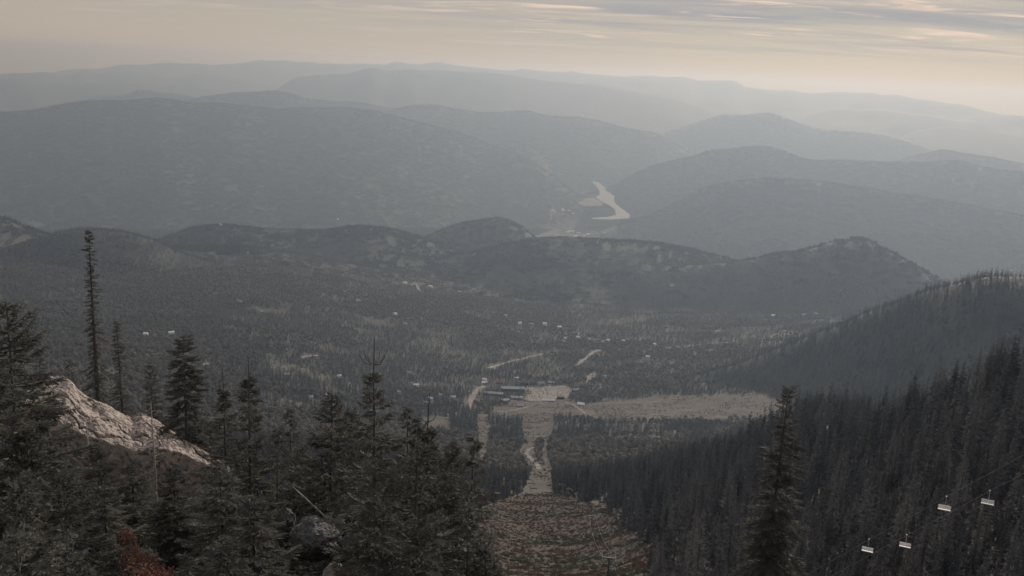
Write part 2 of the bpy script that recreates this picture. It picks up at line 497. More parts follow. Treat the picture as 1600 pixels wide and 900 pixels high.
# ------------------------------------------------------------------ terrain mesh: a sheet fanning out from the camera's summit
dense = np.linspace(R(-33.5), R(33.5), 600)
side = np.concatenate([np.linspace(R(-180), R(-33.8), 40), dense, np.linspace(R(33.8), R(180), 40)])
rows = np.concatenate([[4.02], np.exp(np.linspace(math.log(5.0), math.log(90000), 640))])
AA, RR = np.meshgrid(side, rows)
X, Y = RR*np.sin(AA), RR*np.cos(AA)
Z, WID = H(X, Y, True)
nA, nR = len(side), len(rows)
idx = np.arange(nA*nR).reshape(nR, nA)
quads = np.stack([idx[:-1, :-1], idx[:-1, 1:], idx[1:, 1:], idx[1:, :-1]], -1).reshape(-1, 4)[:, ::-1]
V = np.stack([X.ravel(), Y.ravel(), Z.ravel()+CAMZ], 1)
wq = WID[:-1, :-1].reshape(-1)
rq = RR[:-1, :-1].reshape(-1)
gid = np.where(wq == 0, np.where(rq < 1500, -1, np.where(rq < 6500, -2, -3)), wq)
gmap = {-1: ('ground', M_near), -2: ('valley_floor', M_valley), -3: ('river_valley_floor', M_mount)}
for g in np.unique(gid):
    F = quads[gid == g]
    used, inv = np.unique(F, return_inverse=True)
    if g < 0:
        nm, mt = gmap[int(g)]
    else:
        nm = NSTRUCT[int(g)]
        mt = {'hill': M_hill, 'mountain': M_mount, 'far_range': M_far}[nm]
        nm = {'hill': 'forested_hill', 'mountain': 'mountain_ridge', 'far_range': 'distant_mountain_range'}[nm]
    me = mesh(nm, V[used], inv.reshape(-1, 4), True)
    tag(link(nm, me, mt), kind='structure')
# cap under the camera's feet
tag(link('summit_ground', mesh('summit_ground', np.vstack([V[:nA], [[0, 0, CAMZ-9.7]]]), np.array([(i, i+1, nA) for i in range(nA-1)])[:, ::-1], True), M_near), kind='structure')

# ------------------------------------------------------------------ haze: even morning air over the whole valley
hz = MB()
hz.box(-95000, 95000, -95000, 95000, CAMZ-1900, CAMZ+150)
hm = bpy.data.materials.new('haze')
hm.use_nodes = True
ht = hm.node_tree
ht.nodes.remove(ht.nodes['Principled BSDF'])
pv = ht.nodes.new('ShaderNodeVolumePrincipled')
pv.inputs['Color'].default_value = (0.335, 0.435, 0.56, 1)
pv.inputs['Absorption Color'].default_value = (0.351, 0.153, 0.0, 1)
pv.inputs['Density'].default_value = 7.8e-5
pv.inputs['Anisotropy'].default_value = 0.42
ht.links.new(pv.outputs[0], ht.nodes['Material Output'].inputs['Volume'])
hm.cycles.homogeneous_volume = True
tag(hz.build('haze', hm), kind='stuff')
# ------------------------------------------------------------------ clearings, roads, river: sheets laid on the ground
def drape(name, poly, mt, cell, lift=0.35, kind='structure', ragged=0.0, seed=3, zfix=None):
    poly = np.asarray(poly, float)
    x0, y0 = poly.min(0) - cell; x1, y1 = poly.max(0) + cell
    nx, ny = int((x1-x0)/cell)+2, int((y1-y0)/cell)+2
    gx, gy = np.meshgrid(x0+np.arange(nx)*cell, y0+np.arange(ny)*cell)
    cx, cyy = gx[:-1, :-1]+cell/2, gy[:-1, :-1]+cell/2
    wx = cx + ragged*fbm(cx/(ragged*3+.1), cyy/(ragged*3+.1), seed, 3)
    wy = cyy + ragged*fbm(cx/(ragged*3+.1)+9, cyy/(ragged*3+.1)+4, seed+5, 3)
    ins = inpoly(wx, wy, poly)
    id_ = np.arange(nx*ny).reshape(ny, nx)
    q = np.stack([id_[:-1, :-1], id_[:-1, 1:], id_[1:, 1:], id_[1:, :-1]], -1)[ins]
    used, inv = np.unique(q, return_inverse=True)
    px_, py_ = gx.ravel()[used], gy.ravel()[used]
    z = H(px_, py_) + lift if zfix is None else np.full(len(px_), zfix)
    me = mesh(name, np.stack([px_, py_, z+CAMZ], 1), inv.reshape(-1, 4), True)
    return tag(link(name, me, mt), kind=kind)
def ribbon_poly(pts, width):
    P = np.array(pts, float)
    t = np.gradient(P, axis=0); t /= np.linalg.norm(t, axis=1)[:, None]
    nrm = np.stack([-t[:, 1], t[:, 0]], 1)
    return np.vstack([P+nrm*width/2, (P-nrm*width/2)[::-1]])

M_run = mat('dry_run_grass', (0.050, 0.032, 0.026), col2=(0.042, 0.038, 0.029), scale=0.05, detail=10, bump=0.8, bscale=0.5, bdist=0.6)
M_mead = mat('dry_meadow_grass', (0.072, 0.060, 0.050), col2=(0.040, 0.037, 0.031), scale=0.03, detail=12)
M_grav = mat('pale_gravel', (0.19, 0.172, 0.155), col2=(0.11, 0.10, 0.09), scale=0.05, detail=6)
M_asph = mat('weathered_asphalt', (0.24, 0.23, 0.215), col2=(0.17, 0.16, 0.15), scale=0.05)
M_water = mat('river_water', (0.10, 0.11, 0.11), rough=0.36, spec=1.0, bump=0.15, bscale=0.02, bdist=1.0)

P_run = hit_poly([(660,1050),(705,900),(735,830),(755,795),(795,778),(850,770),(895,772),(925,785),(960,805),(1005,832),(1025,862),(1005,910),(1010,1050)])
P_run2 = hit_poly([(822,775),(866,773),(855,735),(847,700),(860,668),(858,648),(820,648),(816,668),(830,695),(817,706),(836,735)])
P_mead = hit_poly([(890,643),(915,630),(960,624),(1050,618),(1130,617),(1200,612),(1290,604),(1310,640),(1230,648),(1150,656),(1060,660),(960,660),(905,655)])
P_clr = hit_poly([(737,648),(760,640),(768,668),(762,735),(742,735)])
P_clr2 = hit_poly([(655,655),(695,650),(698,672),(660,676)])
P_serv = hit_poly([(768,636),(800,628),(840,622),(880,622),(905,632),(905,650),(840,654),(770,652)])
P_lot = hit_poly([(821,606),(852,605),(884,603),(894,609),(888,622),(850,629),(822,627)])
P_lodge = hit_poly([(748,600),(778,594),(824,594),(824,628),(790,640),(750,632)])
P_mead2 = hit_poly([(915,602),(916,590),(928,579),(931,585),(924,600)])
P_pit = hit_poly([(24,346),(40,340),(58,346),(75,354),(50,356)])
P_patch = hit_poly([(395,480),(450,486),(452,492),(400,488)])
P_scar = hit_poly([(108,452),(116,452),(130,466),(122,470)])
drape('ski_run', P_run, M_run, 2.5, 0.25, ragged=11)
drape('ski_run', P_run2, M_mead, 5, 0.6, ragged=7)
drape('meadow', P_mead, M_mead, 7, 0.8, ragged=34)
drape('clearing', P_clr, M_mead, 6, 0.6, ragged=8)
drape('clearing', P_clr2, M_mead, 6, 0.6, ragged=6)
drape('service_yard', P_serv, M_mead, 5, 0.6, ragged=7)
drape('parking_lot', P_lot, M_grav, 3, 1.4, ragged=6)
drape('gravel_patch', P_mead2, M_grav, 4, 0.7, ragged=2)
drape('gravel_pit', P_pit, M_grav, 14, 2.0, ragged=20)
drape('clearing', P_patch, M_mead, 9, 1.0, ragged=12)
drape('clearing', P_scar, M_mead, 9, 1.0, ragged=10)
ROADS = []
def road(pix, width, mt=M_asph, cell=3.0):
    P = np.array([hit(*p)[:2] for p in pix])
    s = np.concatenate([[0], np.cumsum(np.linalg.norm(np.diff(P, axis=0), axis=1))])
    t = np.linspace(0, s[-1], max(4, int(s[-1]/30)))
    Q = np.stack([np.interp(t, s, P[:, 0]), np.interp(t, s, P[:, 1])], 1)
    poly = ribbon_poly(Q, width)
    ROADS.append(ribbon_poly(Q, width + 16))
    drape('road', poly, mt, cell, 1.2)
road([(763,576),(775,572),(800,565),(825,559),(850,553)], 15)
road([(902,571),(914,561),(925,552),(938,547)], 15)
road([(733,640),(735,630),(739,618),(748,608),(757,604)], 15, M_grav)
road([(884,523),(900,520),(915,528),(936,533),(952,531)], 12)
road([(772,642),(790,645),(812,639),(830,634),(860,630)], 9, M_grav)
road([(893,632),(905,639),(915,647)], 8, M_grav)
road([(832,700),(822,708),(834,722),(842,735)], 6, M_grav)
road([(640,447),(650,443),(655,455)], 14)
road([(1040,545),(1080,540),(1120,536),(1170,535)], 12)
road([(300,572),(330,568),(350,572)], 12)
road([(470,560),(500,556),(520,561)], 10)
# river and its banks
zr = -1586.0
def onplane(px, py, z):
    v = pdir(px, py)
    return (v/v[2]*z)[:2]
P_riv = np.array([onplane(px, py, zr) for px, py in [(924,283),(931,290),(936,297),(937,304),(930,308),(941,315),(953,321),(961,327),(962,336),(948,339),(925,340),(926,342),(955,343),(983,341),(984,337),(979,331),(970,325),(962,318),(959,311),(960,307),(952,299),(943,291),(934,284)]])
drape('river', P_riv, M_water, 18, 0, zfix=zr)
P_bank = np.array([onplane(px, py, zr-4) for px, py in [(912,312),(928,308),(941,317),(938,322),(915,322),(905,318)]])
drape('gravel_bank', P_bank, mat('river_gravel', (0.09, 0.082, 0.072)), 25, 0, zfix=zr-2, ragged=30)
P_town = np.array([onplane(px, py, zr-4) for px, py in [(835,345),(870,315),(905,310),(960,330),(962,345),(975,368),(850,378),(820,372)]])
CLEAR = [P_run, P_run2, P_mead, P_clr, P_clr2, P_serv, P_lot, P_mead2, P_pit, P_patch, P_scar] + ROADS
def is_clear(x, y):
    c = np.zeros(x.shape, bool)
    rw = np.hypot(x, y); am = np.clip(rw*.008, 2, 15)
    x, y = x + am*fbm(x/(am*2.2), y/(am*2.2), 301, 3), y + am*fbm(x/(am*2.2)+8, y/(am*2.2), 302, 3)
    for k, p in enumerate(CLEAR):
        lo, hi = p.min(0), p.max(0)
        s = (x > lo[0]) & (x < hi[0]) & (y > lo[1]) & (y < hi[1])
        if s.any():
            c[s] |= inpoly(x[s], y[s], p)
    return c

# ------------------------------------------------------------------ buildings
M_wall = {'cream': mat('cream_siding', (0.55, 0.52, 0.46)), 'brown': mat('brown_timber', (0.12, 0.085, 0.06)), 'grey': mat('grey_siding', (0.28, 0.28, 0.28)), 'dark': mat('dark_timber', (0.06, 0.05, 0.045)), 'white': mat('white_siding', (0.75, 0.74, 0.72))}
M_roof = {'white': mat('white_metal_roof', (0.80, 0.80, 0.80), rough=0.35, spec=0.5), 'grey': mat('grey_metal_roof', (0.33, 0.34, 0.35), rough=0.45, spec=0.5), 'dark': mat('dark_shingle_roof', (0.09, 0.09, 0.095)), 'red': mat('red_metal_roof', (0.24, 0.085, 0.07), rough=0.5)}
M_glass = mat('window_glass', (0.03, 0.035, 0.04), rough=0.08, spec=0.8)
M_trim = mat('white_trim', (0.75, 0.74, 0.71))
_bm = {}
def building(name, x, y, L, W, hgt, rz, wall, roof, label, cat, group=None, pitch=0.35, win=0, lift=0.0, flat=False):
    t = empty(name, (x, y, gz(x, y)+CAMZ+lift-0.3), rz)
    tag(t, label, cat, group)
    key = (L, W, hgt, flat, pitch)
    if key not in _bm:
        a = MB(); a.box(-L/2, L/2, -W/2, W/2, -3, hgt)
        b = MB()
        if flat:
            b.box(-L/2-.4, L/2+.4, -W/2-.4, W/2+.4, hgt+.01, hgt+.9)
        else:
            rh = W/2*pitch; o = 0.8
            a.add([(-L/2, -W/2, hgt), (-L/2, W/2, hgt), (-L/2, 0, hgt+rh), (L/2, -W/2, hgt), (L/2, W/2, hgt), (L/2, 0, hgt+rh)], [(0, 2, 1), (3, 4, 5)])
            for s in (-1, 1):
                e = (W/2+o)*s; ez = hgt - o*pitch
                b.add([(-L/2-o, e, ez), (L/2+o, e, ez), (L/2+o, 0, hgt+rh), (-L/2-o, 0, hgt+rh), (-L/2-o, e, ez+.35), (L/2+o, e, ez+.35), (L/2+o, 0, hgt+rh+.35), (-L/2-o, 0, hgt+rh+.35)],
                      [(0,1,2,3),(7,6,5,4),(0,4,5,1),(1,5,6,2),(2,6,7,3),(3,7,4,0)])
        _bm[key] = (a.me('wall'), b.me('roof'))
    wm, rm = _bm[key]
    for nm, me, mt in (('wall', wm, M_wall[wall]), ('roof', rm, M_roof[roof])):
        me2 = me.copy(); me2.materials.clear(); me2.materials.append(mt)
        link(nm, me2, None, t)
    for k in range(win):
        xx = -L/2 + (k+.5)*L/win
        f = MB(); f.box(xx-L/win*.3, xx+L/win*.3, -W/2-.12, -W/2+.02, 1.2, min(hgt-.5, 3.2))
        wo = f.build('window', M_trim, t)
        g = MB(); g.box(xx-L/win*.26, xx+L/win*.26, -W/2-.18, -W/2-.13, 1.35, min(hgt-.65, 3.05))
        g.build('pane', M_glass, wo)
    return t
def yard(x, y, hw, front, back=6):
    d = math.hypot(x, y); fx, fy = -x/d, -y/d
    CLEAR.append(np.array([(x+fx*front-fy*hw, y+fy*front+fx*hw), (x+fx*front+fy*hw, y+fy*front-fx*hw), (x-fx*back+fy*hw, y-fy*back-fx*hw), (x-fx*back-fy*hw, y-fy*back+fx*hw)]))
def place(px, py):
    p = hit(px, py)
    return p[0], p[1]
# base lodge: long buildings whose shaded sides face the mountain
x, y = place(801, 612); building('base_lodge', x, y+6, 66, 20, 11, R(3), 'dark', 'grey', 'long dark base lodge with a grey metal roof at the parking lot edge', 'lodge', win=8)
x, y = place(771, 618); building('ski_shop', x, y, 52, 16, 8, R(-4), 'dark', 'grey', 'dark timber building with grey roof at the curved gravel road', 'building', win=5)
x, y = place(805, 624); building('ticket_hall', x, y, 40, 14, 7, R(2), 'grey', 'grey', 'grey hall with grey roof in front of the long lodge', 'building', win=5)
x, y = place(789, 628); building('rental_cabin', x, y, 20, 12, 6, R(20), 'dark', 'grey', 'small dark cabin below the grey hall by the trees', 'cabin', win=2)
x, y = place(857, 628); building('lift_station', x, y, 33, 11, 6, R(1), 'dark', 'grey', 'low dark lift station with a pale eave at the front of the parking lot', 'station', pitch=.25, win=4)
sb = MB(); sb.box(-17.5, 17.5, -.4, .4, 0, 1.0)
st_ = [o for o in COL.objects if o.name.startswith('lift_station')][0]
e_ = sb.build('fascia', M_trim, st_); e_.location = (0, -6.2, 5.0)
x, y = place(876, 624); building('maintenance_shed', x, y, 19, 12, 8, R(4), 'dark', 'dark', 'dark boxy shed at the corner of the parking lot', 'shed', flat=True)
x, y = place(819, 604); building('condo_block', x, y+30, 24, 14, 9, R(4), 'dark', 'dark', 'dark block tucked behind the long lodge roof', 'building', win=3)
for k, (px, py, L_, rz_, wl, rf, lb) in enumerate([(757,600,18,15,'grey','white','small grey cabin with a white roof above the curved gravel road'),(833,601,22,-6,'brown','dark','brown chalet with a dark roof behind the parking lot'),(846,601,18,12,'cream','grey','cream chalet with a grey roof behind the parking lot'),(862,600,20,-10,'brown','grey','brown chalet with a grey roof behind the parking lot'),(899,612,18,25,'dark','grey','dark cabin with a grey roof past the corner shed'),(908,634,16,-15,'white','white','small white hut with a white roof on the meadow edge'),(780,600,20,8,'red' if False else 'brown','red','brown cabin with a red roof behind the long lodge'),(812,636,16,5,'grey','grey','small grey shed on the service yard below the lodge')]):
    x, y = place(px, py); building('chalet' if L_ > 17 else 'cabin', x, y, L_, 10, 5.5, R(rz_), wl, rf, lb, 'cabin', pitch=.7, win=2); yard(x, y, 11, 36, 8)
x, y = place(1580, 424); building('hilltop_hut', x, y, 14, 9, 5, R(10), 'white', 'white', 'small white hut on the wooded hilltop ridge', 'hut')
for n_, hw, fr in (('base_lodge', 38, 26), ('ski_shop', 28, 22), ('ticket_hall', 23, 22), ('rental_cabin', 12, 14), ('condo_block', 14, 10)):
    q = bpy.data.objects[n_].location; yard(q.x, q.y, hw, fr, 14)
# houses dotted through the valley forest
HOUSES = [(372,470,'white'),(228,522,'white'),(268,520,'white'),(376,471,'grey'),(530,588,'white'),(410,487,'grey'),(617,491,'white'),(634,507,'grey'),(650,602,'white'),(673,623,'white'),(667,630,'cream'),(690,618,'cream'),(708,621,'white'),(624,613,'cream'),(640,582,'cream'),(484,622,'cream'),(508,617,'white'),(520,622,'cream'),(757,593,'white'),(807,591,'white'),(852,506,'white'),(874,511,'white'),(880,532,'cream'),(884,528,'white'),(903,526,'white'),(974,532,'white'),(942,534,'cream'),(950,531,'white'),(1022,537,'white'),(1012,557,'white'),(1023,539,'cream'),(946,588,'cream'),(633,442,'white'),(673,447,'white'),(648,443,'cream'),(718,456,'grey'),(740,452,'grey'),(1208,493,'white'),(1256,492,'cream'),(1275,491,'grey'),(1168,521,'grey'),(1120,518,'cream'),(790,493,'cream'),(812,505,'white'),(770,575,'white'),(1050,445,'cream'),(445,575,'cream'),(448,586,'grey'),(560,470,'cream'),(528,342,'white'),(345,350,'cream'),(1225,517,'cream'),(1178,526,'cream'),(830,507,'grey')]
for k, (px, py, c) in enumerate(HOUSES):
    x, y = place(px, py + 2)
    d = math.hypot(x, y)
    L = (12, 10, 14)[k % 3] * (1.0 if d < 3500 else 1.5)
    roof = {'white': 'white', 'grey': 'grey', 'cream': 'grey'}[c]
    wall = {'white': 'white', 'grey': 'grey', 'cream': 'cream'}[c]
    zn = ('behind the wooded hills' if d > 4600 else 'at the foot of the wooded hills' if d > 3600 else 'beside the base lodge' if 600 < px < 830 and d < 2900 else 'along the valley roads' if px >= 760 else 'in the broad wooded side valley')
    big = ('tiny', 'small', 'wider')[(k % 3)]
    lab = {'white': big + ' white house with a bright metal roof ', 'grey': big + ' grey house with a dull roof ', 'cream': big + ' cream house with a grey roof '}[c] + zn
    building('house', x, y, L, 8 if d < 3500 else 12, 4.5 if d < 3500 else 7, R(-40 + (k*37) % 80), wall, roof, lab, 'house', c + ' houses ' + zn, pitch=.6, lift=1.5)
    fx, fy = -x/d, -y/d
    CLEAR.append(np.array([(x+fx*46-fy*9, y+fy*46+fx*9), (x+fx*46+fy*9, y+fy*46-fx*9), (x-fx*12+fy*12, y-fy*12-fx*12), (x-fx*12-fy*12, y-fy*12+fx*12)]))
# a town by the river, and the smelter on the bench above it
rt = random.Random(5)
TOWN = [(902,345),(889,330),(884,358),(896,365),(888,366),(864,377),(850,369),(856,372),(915,340),(945,361),(876,352),(905,340),(910,352),(870,360),(880,347),(892,349),(900,372),(882,372),(912,365),(930,350),(878,365),(868,368),(846,362),(861,357),(920,356),(872,341),(899,356),(890,309),(896,310),(876,274),(906,330),(855,378),(874,377),(915,372),(940,370),(887,341)]
for k, (px, py) in enumerate(TOWN):
    p = onplane(px, py, -1594.0)
    w_ = ('white', 'cream', 'grey')[k % 3]
    big = k < 3
    building('town_building' if not big else 'warehouse', p[0], p[1], 46 if big else rt.choice((26, 32, 38)), 20 if not big else 28, 10 if not big else 14, R(rt.uniform(-40, 40)), w_ if not big else 'white', 'white' if k % 2 == 0 or big else 'grey',
             ('large white warehouse down in the riverside town' if big else 'small %s building down in the riverside town' % w_), 'building', ('warehouses in the riverside town' if big else w_ + ' buildings in the riverside town'), flat=(k % 4 == 0))
M_stack = mat('smelter_concrete', (0.45, 0.42, 0.38))
M_smoke = mat('white_smoke', (0.88, 0.86, 0.82), rough=1.0, spec=0.0, trans=0.75)
def plume(px, py, hs, puffs, lab1, lab2):
    p = onplane(px, py, -1594.0)
    b = MB(); b.tube([(0, 0, -4), (0, 0, hs*.5), (0, 0, hs)], [5, 4, 3.2], 10)
    s = b.build('smokestack', M_stack); s.location = (p[0], p[1], CAMZ-1596)
    tag(s, lab1, 'chimney')
    V, F, nv = [], [], 0
    import bmesh
    for (dx, dz, rad) in puffs:
        bm = bmesh.new(); bmesh.ops.create_icosphere(bm, subdivisions=3, radius=1)
        vv = np.array([v.co[:] for v in bm.verts]); ff = np.array([[v.index for v in f.verts] for f in bm.faces]); bm.free()
        n_ = fbm(vv[:, 0]*2+dx, vv[:, 1]*2+vv[:, 2]*1.7+dz, 11, 4)
        vv = vv*(1+0.35*n_[:, None])*np.array([rad, rad, rad*0.9]) + np.array([dx, rad*.3, hs + dz])
        V.append(vv); F.append(ff+nv); nv += len(vv)
    o = link('smoke_plume', mesh('smoke_plume', np.vstack(V), np.vstack(F), True), M_smoke)
    o.location = s.location
    tag(o, lab2, 'smoke')
plume(861, 342, 40, [(0, 4, 9), (4, 18, 13), (10, 34, 17), (24, 48, 20), (10, 58, 18), (34, 40, 15), (2, 46, 14)], 'tall concrete smelter stack under the larger smoke plume', 'larger white smoke plume rising from the smelter stack')
plume(879, 336, 35, [(0, 4, 9), (3, 16, 14), (0, 28, 15), (8, 22, 13)], 'shorter smelter stack under the small round smoke puff', 'small round white smoke puff above the smelter')
x_ = onplane(895, 328, -1594.0); building('smelter_hall', x_[0], x_[1], 70, 26, 18, R(18), 'white', 'white', 'long bright white smelter hall near the smoke plumes', 'building', pitch=.5)

# ------------------------------------------------------------------ vehicles on the lot
M_tyre = mat('tyre_rubber', (0.02, 0.02, 0.02))
CARP = {'white': (0.80, 0.80, 0.80), 'silver': (0.50, 0.51, 0.52), 'dark': (0.03, 0.03, 0.035), 'red': (0.35, 0.04, 0.03), 'blue': (0.05, 0.09, 0.2)}
def car_mesh(Lc, van):
    b = MB()
    prof = [(-Lc/2, .35), (Lc/2, .35), (Lc/2, .75), (Lc/2-.15, .9), (Lc*.22, .98), (-Lc/2+.05, .98), (-Lc/2, .8)]
    b.prism(prof, -.9, .9)
    c = MB()
    top = 1.95 if van else 1.48
    c.prism([(-Lc*.46 if van else -Lc*.42, .99), (Lc*.30 if van else Lc*.22, .99), (Lc*.2 if van else Lc*.06, top), (-Lc*.44 if van else -Lc*.28, top)], -.8, .8)
    return b.me('body'), c.me('cabin')
wb = MB(); wb.tube([(0, -.11, 0), (0, .11, 0)], .34, 10)
WHEEL = wb.me('wheel'); WHEEL.materials.append(M_tyre)
CARM = {}
def car(x, y, rz, col, van=False):
    key = (col, van)
    if key not in CARM:
        a, b = car_mesh(5.2 if van else 4.6, van)
        a.materials.append(mat('car_paint_' + col, CARP[col], rough=0.25, spec=0.6))
        b.materials.append(M_glass if not van else mat('car_paint_' + col, CARP[col]))
        CARM[key] = (a, b)
    nm = 'parked_van' if van else 'parked_car'
    t = empty(nm, (x, y, gz(x, y)+CAMZ+1.42), rz)
    tag(t, '%s %s parked on the pale gravel lot beside the lodge' % (col, 'van' if van else 'car'), 'van' if van else 'car', '%s %ss parked on the lot' % (col, 'van' if van else 'car'))
    a, b = CARM[key]
    link('body', a, None, t); link('cabin', b, None, t)
    for sx in (-1, 1):
        for sy in (-1, 1):
            link('wheel', WHEEL, None, t, (sx*1.4, sy*.82, .34))
rc = random.Random(11)
spots = [(825,610),(829,609),(833,609),(837,608),(826,614),(830,613),(834,616),(838,615),(827,619),(831,619),(843,609),(845,611),(847,613),(849,616),(852,608),(853,611),(855,614),(858,612),(861,616),(824,622),(836,620),(841,619),(876,612),(880,611),(884,610),(888,613),(886,616),(879,616),(872,610)]
for k, (px, py) in enumerate(spots):
    x, y = place(px, py)
    car(x, y, R(90 + rc.uniform(-14, 14) + (60 if 842 < px < 865 else 0)), rc.choice(['dark', 'dark', 'dark', 'silver', 'blue', 'white', 'red']))
for k in range(34):
    row = k % 4
    px = (826, 845, 856, 874)[row] + rc.uniform(-4, 6) ; py = (609, 611, 610, 609)[row] + (k//4)*1.55
    x, y = place(px, py)
    if inpoly(np.array([x]), np.array([y]), P_lot)[0]:
        car(x, y, R(100 + rc.uniform(-8, 8)), rc.choice(['dark', 'dark', 'dark', 'silver', 'blue', 'red']))
for px, py in [(826,625),(854,614),(885,631)]:
    x, y = place(px, py); car(x, y, R(10), 'white', True)
for k, (px, py) in enumerate([(770,608),(773,608),(776,607),(782,606),(785,608)]):
    x, y = place(px, py + 12)
# ------------------------------------------------------------------ lift towers down the run
M_steel = mat('galvanised_steel', (0.10, 0.10, 0.10), rough=0.6, spec=0.3)
M_rope = mat('steel_rope', (0.22, 0.22, 0.22), rough=0.4, spec=0.5)
TW = {}
def lift_tower(x, y, z, hgt, rz, lab, group=None, arm=1.7):
    t = empty('lift_tower', (x, y, z), rz)
    tag(t, lab, 'lift tower', group)
    if (hgt, arm) not in TW:
        a = MB(); a.tube([(0, 0, -1.5), (0, 0, hgt)], [.26, .2], 10)
        b = MB(); b.box(-arm, arm, -.16, .16, hgt-.02, hgt+.33)
        c = MB()
        for k in range(6):
            yy = -1.5 + k*.6
            c.tube([(-.08, yy, -.2), (.08, yy, -.2)], .24, 8)
        c.box(-.05, .05, -1.7, 1.7, -.12, .05)
        d = MB(); d.tube([(.34, -.2, .3), (.34, -.2, hgt-.2)], .03, 5); d.tube([(.34, .2, .3), (.34, .2, hgt-.2)], .03, 5)
        for k in range(int(hgt/.45)):
            d.tube([(.34, -.2, .5+k*.45), (.34, .2, .5+k*.45)], .02, 4)
        TW[(hgt, arm)] = (a.me('mast'), b.me('crossarm'), c.me('sheave_train'), d.me('ladder'))
        for me in TW[(hgt, arm)]:
            me.materials.append(M_steel)
    a, b, c, d = TW[(hgt, arm)]
    link('mast', a, None, t); link('crossarm', b, None, t); link('ladder', d, None, t)
    for s in (-1, 1):
        link('sheave_train', c, None, t, (s*arm, 0, hgt+.1))
    return t
tw = [(949, 908), (923, 838), (909, 811), (888, 782), (876, 774)]
tp = [hit(*p) for p in tw]
THT = [6.5, 11.0, 9.0, 9.0, 9.0]
for k, p in enumerate(tp):
    q = tp[min(k+1, len(tp)-1)] - tp[max(k-1, 0)]
    lift_tower(p[0], p[1], p[2]+CAMZ, THT[k], -math.atan2(q[0], q[1]), 'grey steel lift tower with a crossarm on the brown ski run', 'lift towers down the brown ski run')
def rope(pts, rad, lab, group):
    b = MB(); b.tube([(p[0], p[1], p[2]+CAMZ) for p in pts], rad, 5)
    return tag(b.build('haul_rope', M_rope), lab, 'cable', group)
def sag(a, b, n=12, s=0.012):
    a, b = np.array(a), np.array(b); L = np.linalg.norm(b-a)
    return [a + (b-a)*t - np.array((0, 0, 4*s*L*t*(1-t))) for t in np.linspace(0, 1, n)]
for s in (-1, 1):
    pts = []
    for k in range(len(tp)-1):
        q = tp[k+1]-tp[k]; nrm = np.array((q[1], -q[0], 0))/np.hypot(q[0], q[1])*1.7*s
        seg = sag(tp[k]+nrm+(0, 0, THT[k]+.3), tp[k+1]+nrm+(0, 0, THT[k+1]+.3))
        pts += seg if not pts else seg[1:]
    rope(pts, 0.035, 'steel haul rope strung between the towers on the brown run', 'haul ropes above the brown run')
# chairlift on the right: two ropes, four chairs
A1, A2 = unproj(1358, 843, 128.0), unproj(1479, 776, 123.0)
B1, B2 = unproj(1417, 836, 131.0), unproj(1547, 767, 126.0)
M_chair = mat('chair_frame_steel', (0.42, 0.42, 0.42), rough=0.5, spec=0.4)
M_seat = mat('pale_seat_slats', (0.24, 0.235, 0.23), rough=0.5, spec=0.5)
for P, Q, lab in ((A1, A2, 'near'), (B1, B2, 'far')):
    dq = Q-P
    a, b = P-dq*2.6, P+dq*4.0
    rope(sag(a, P, 10, .004)[:-1]+sag(P, Q, 6, .004)[:-1]+sag(Q, b, 10, .004), 0.022, 'steel haul rope of the chairlift, carrying two pale chairs', 'haul ropes of the chairlift')
dirL = (A2-A1)[:2]; angL = math.atan2(dirL[1], dirL[0])
mid0 = (A1 - (A2-A1)*2.6 + B1-(B2-B1)*2.6)/2; mid1 = (A1+(A2-A1)*4.0 + B1+(B2-B1)*4.0)/2
gap = float(np.linalg.norm((B1-A1)[:2]))/2
for mm, lab in ((mid0, 'grey lift tower at the low end of the chairlift ropes'), (mid1, 'grey lift tower at the high end of the chairlift ropes')):
    g0 = gz(mm[0], mm[1]); hgt = max(6.0, round(float(mm[2]-g0)-.35, 1))
    lift_tower(mm[0], mm[1], mm[2]-hgt-.3+CAMZ, hgt, angL-R(90), lab, None, gap)
CH = None
def chair(p, lab):
    global CH
    if CH is None:
        a = MB(); a.tube([(0, 0, .05), (0, 0, -.3), (.06, .12, -1.0), (.02, .1, -1.75)], .05, 6); a.box(-.14, .14, -.05, .05, -.06, .12)
        s = MB()
        for k in range(5):
            s.box(-1.0, 1.0, -.28+k*.115, -.19+k*.115, -2.62, -2.57)
        bk = MB()
        for k in range(4):
            bk.box(-1.0, 1.0, .29+k*.015, .325+k*.015, -2.45+k*.13, -2.36+k*.13)
        f = MB()
        for sx in (-1, 1):
            f.tube([(sx*1.02, -.3, -2.58), (sx*1.04, .25, -2.62), (sx*1.03, .36, -1.95), (sx*1.0, .12, -1.78)], .03, 6)
        f.tube([(-1.02, .11, -1.78), (1.02, .11, -1.78)], .035, 6)
        g = MB()
        for sx in (-1, 1):
            g.tube([(sx*.95, .2, -2.05), (sx*.95, -.35, -2.2)], .02, 5)
        g.tube([(-.97, -.36, -2.2), (.97, -.36, -2.2)], .025, 6)
        CH = [('hanger', a.me('hanger'), M_chair), ('seat', s.me('seat'), M_seat), ('backrest', bk.me('backrest'), M_chair), ('side_frame', f.me('side_frame'), M_chair), ('safety_bar', g.me('safety_bar'), M_chair)]
    t = empty('lift_chair', (p[0], p[1], p[2]+CAMZ), R(-22), 0.74)
    tag(t, lab, 'lift chair', 'chairs on the chairlift')
    for nm, me, mt in CH:
        link(nm, me, mt, t)
chair(A1, 'pale slatted lift chair, lower one on the rope closer to the tall spruce')
chair(A2, 'pale slatted lift chair, upper one on the rope closer to the tall spruce')
chair(B1, 'pale slatted lift chair, lower one on the rope farther from the tall spruce')
chair(B2, 'pale slatted lift chair, upper one on the rope farther from the tall spruce')
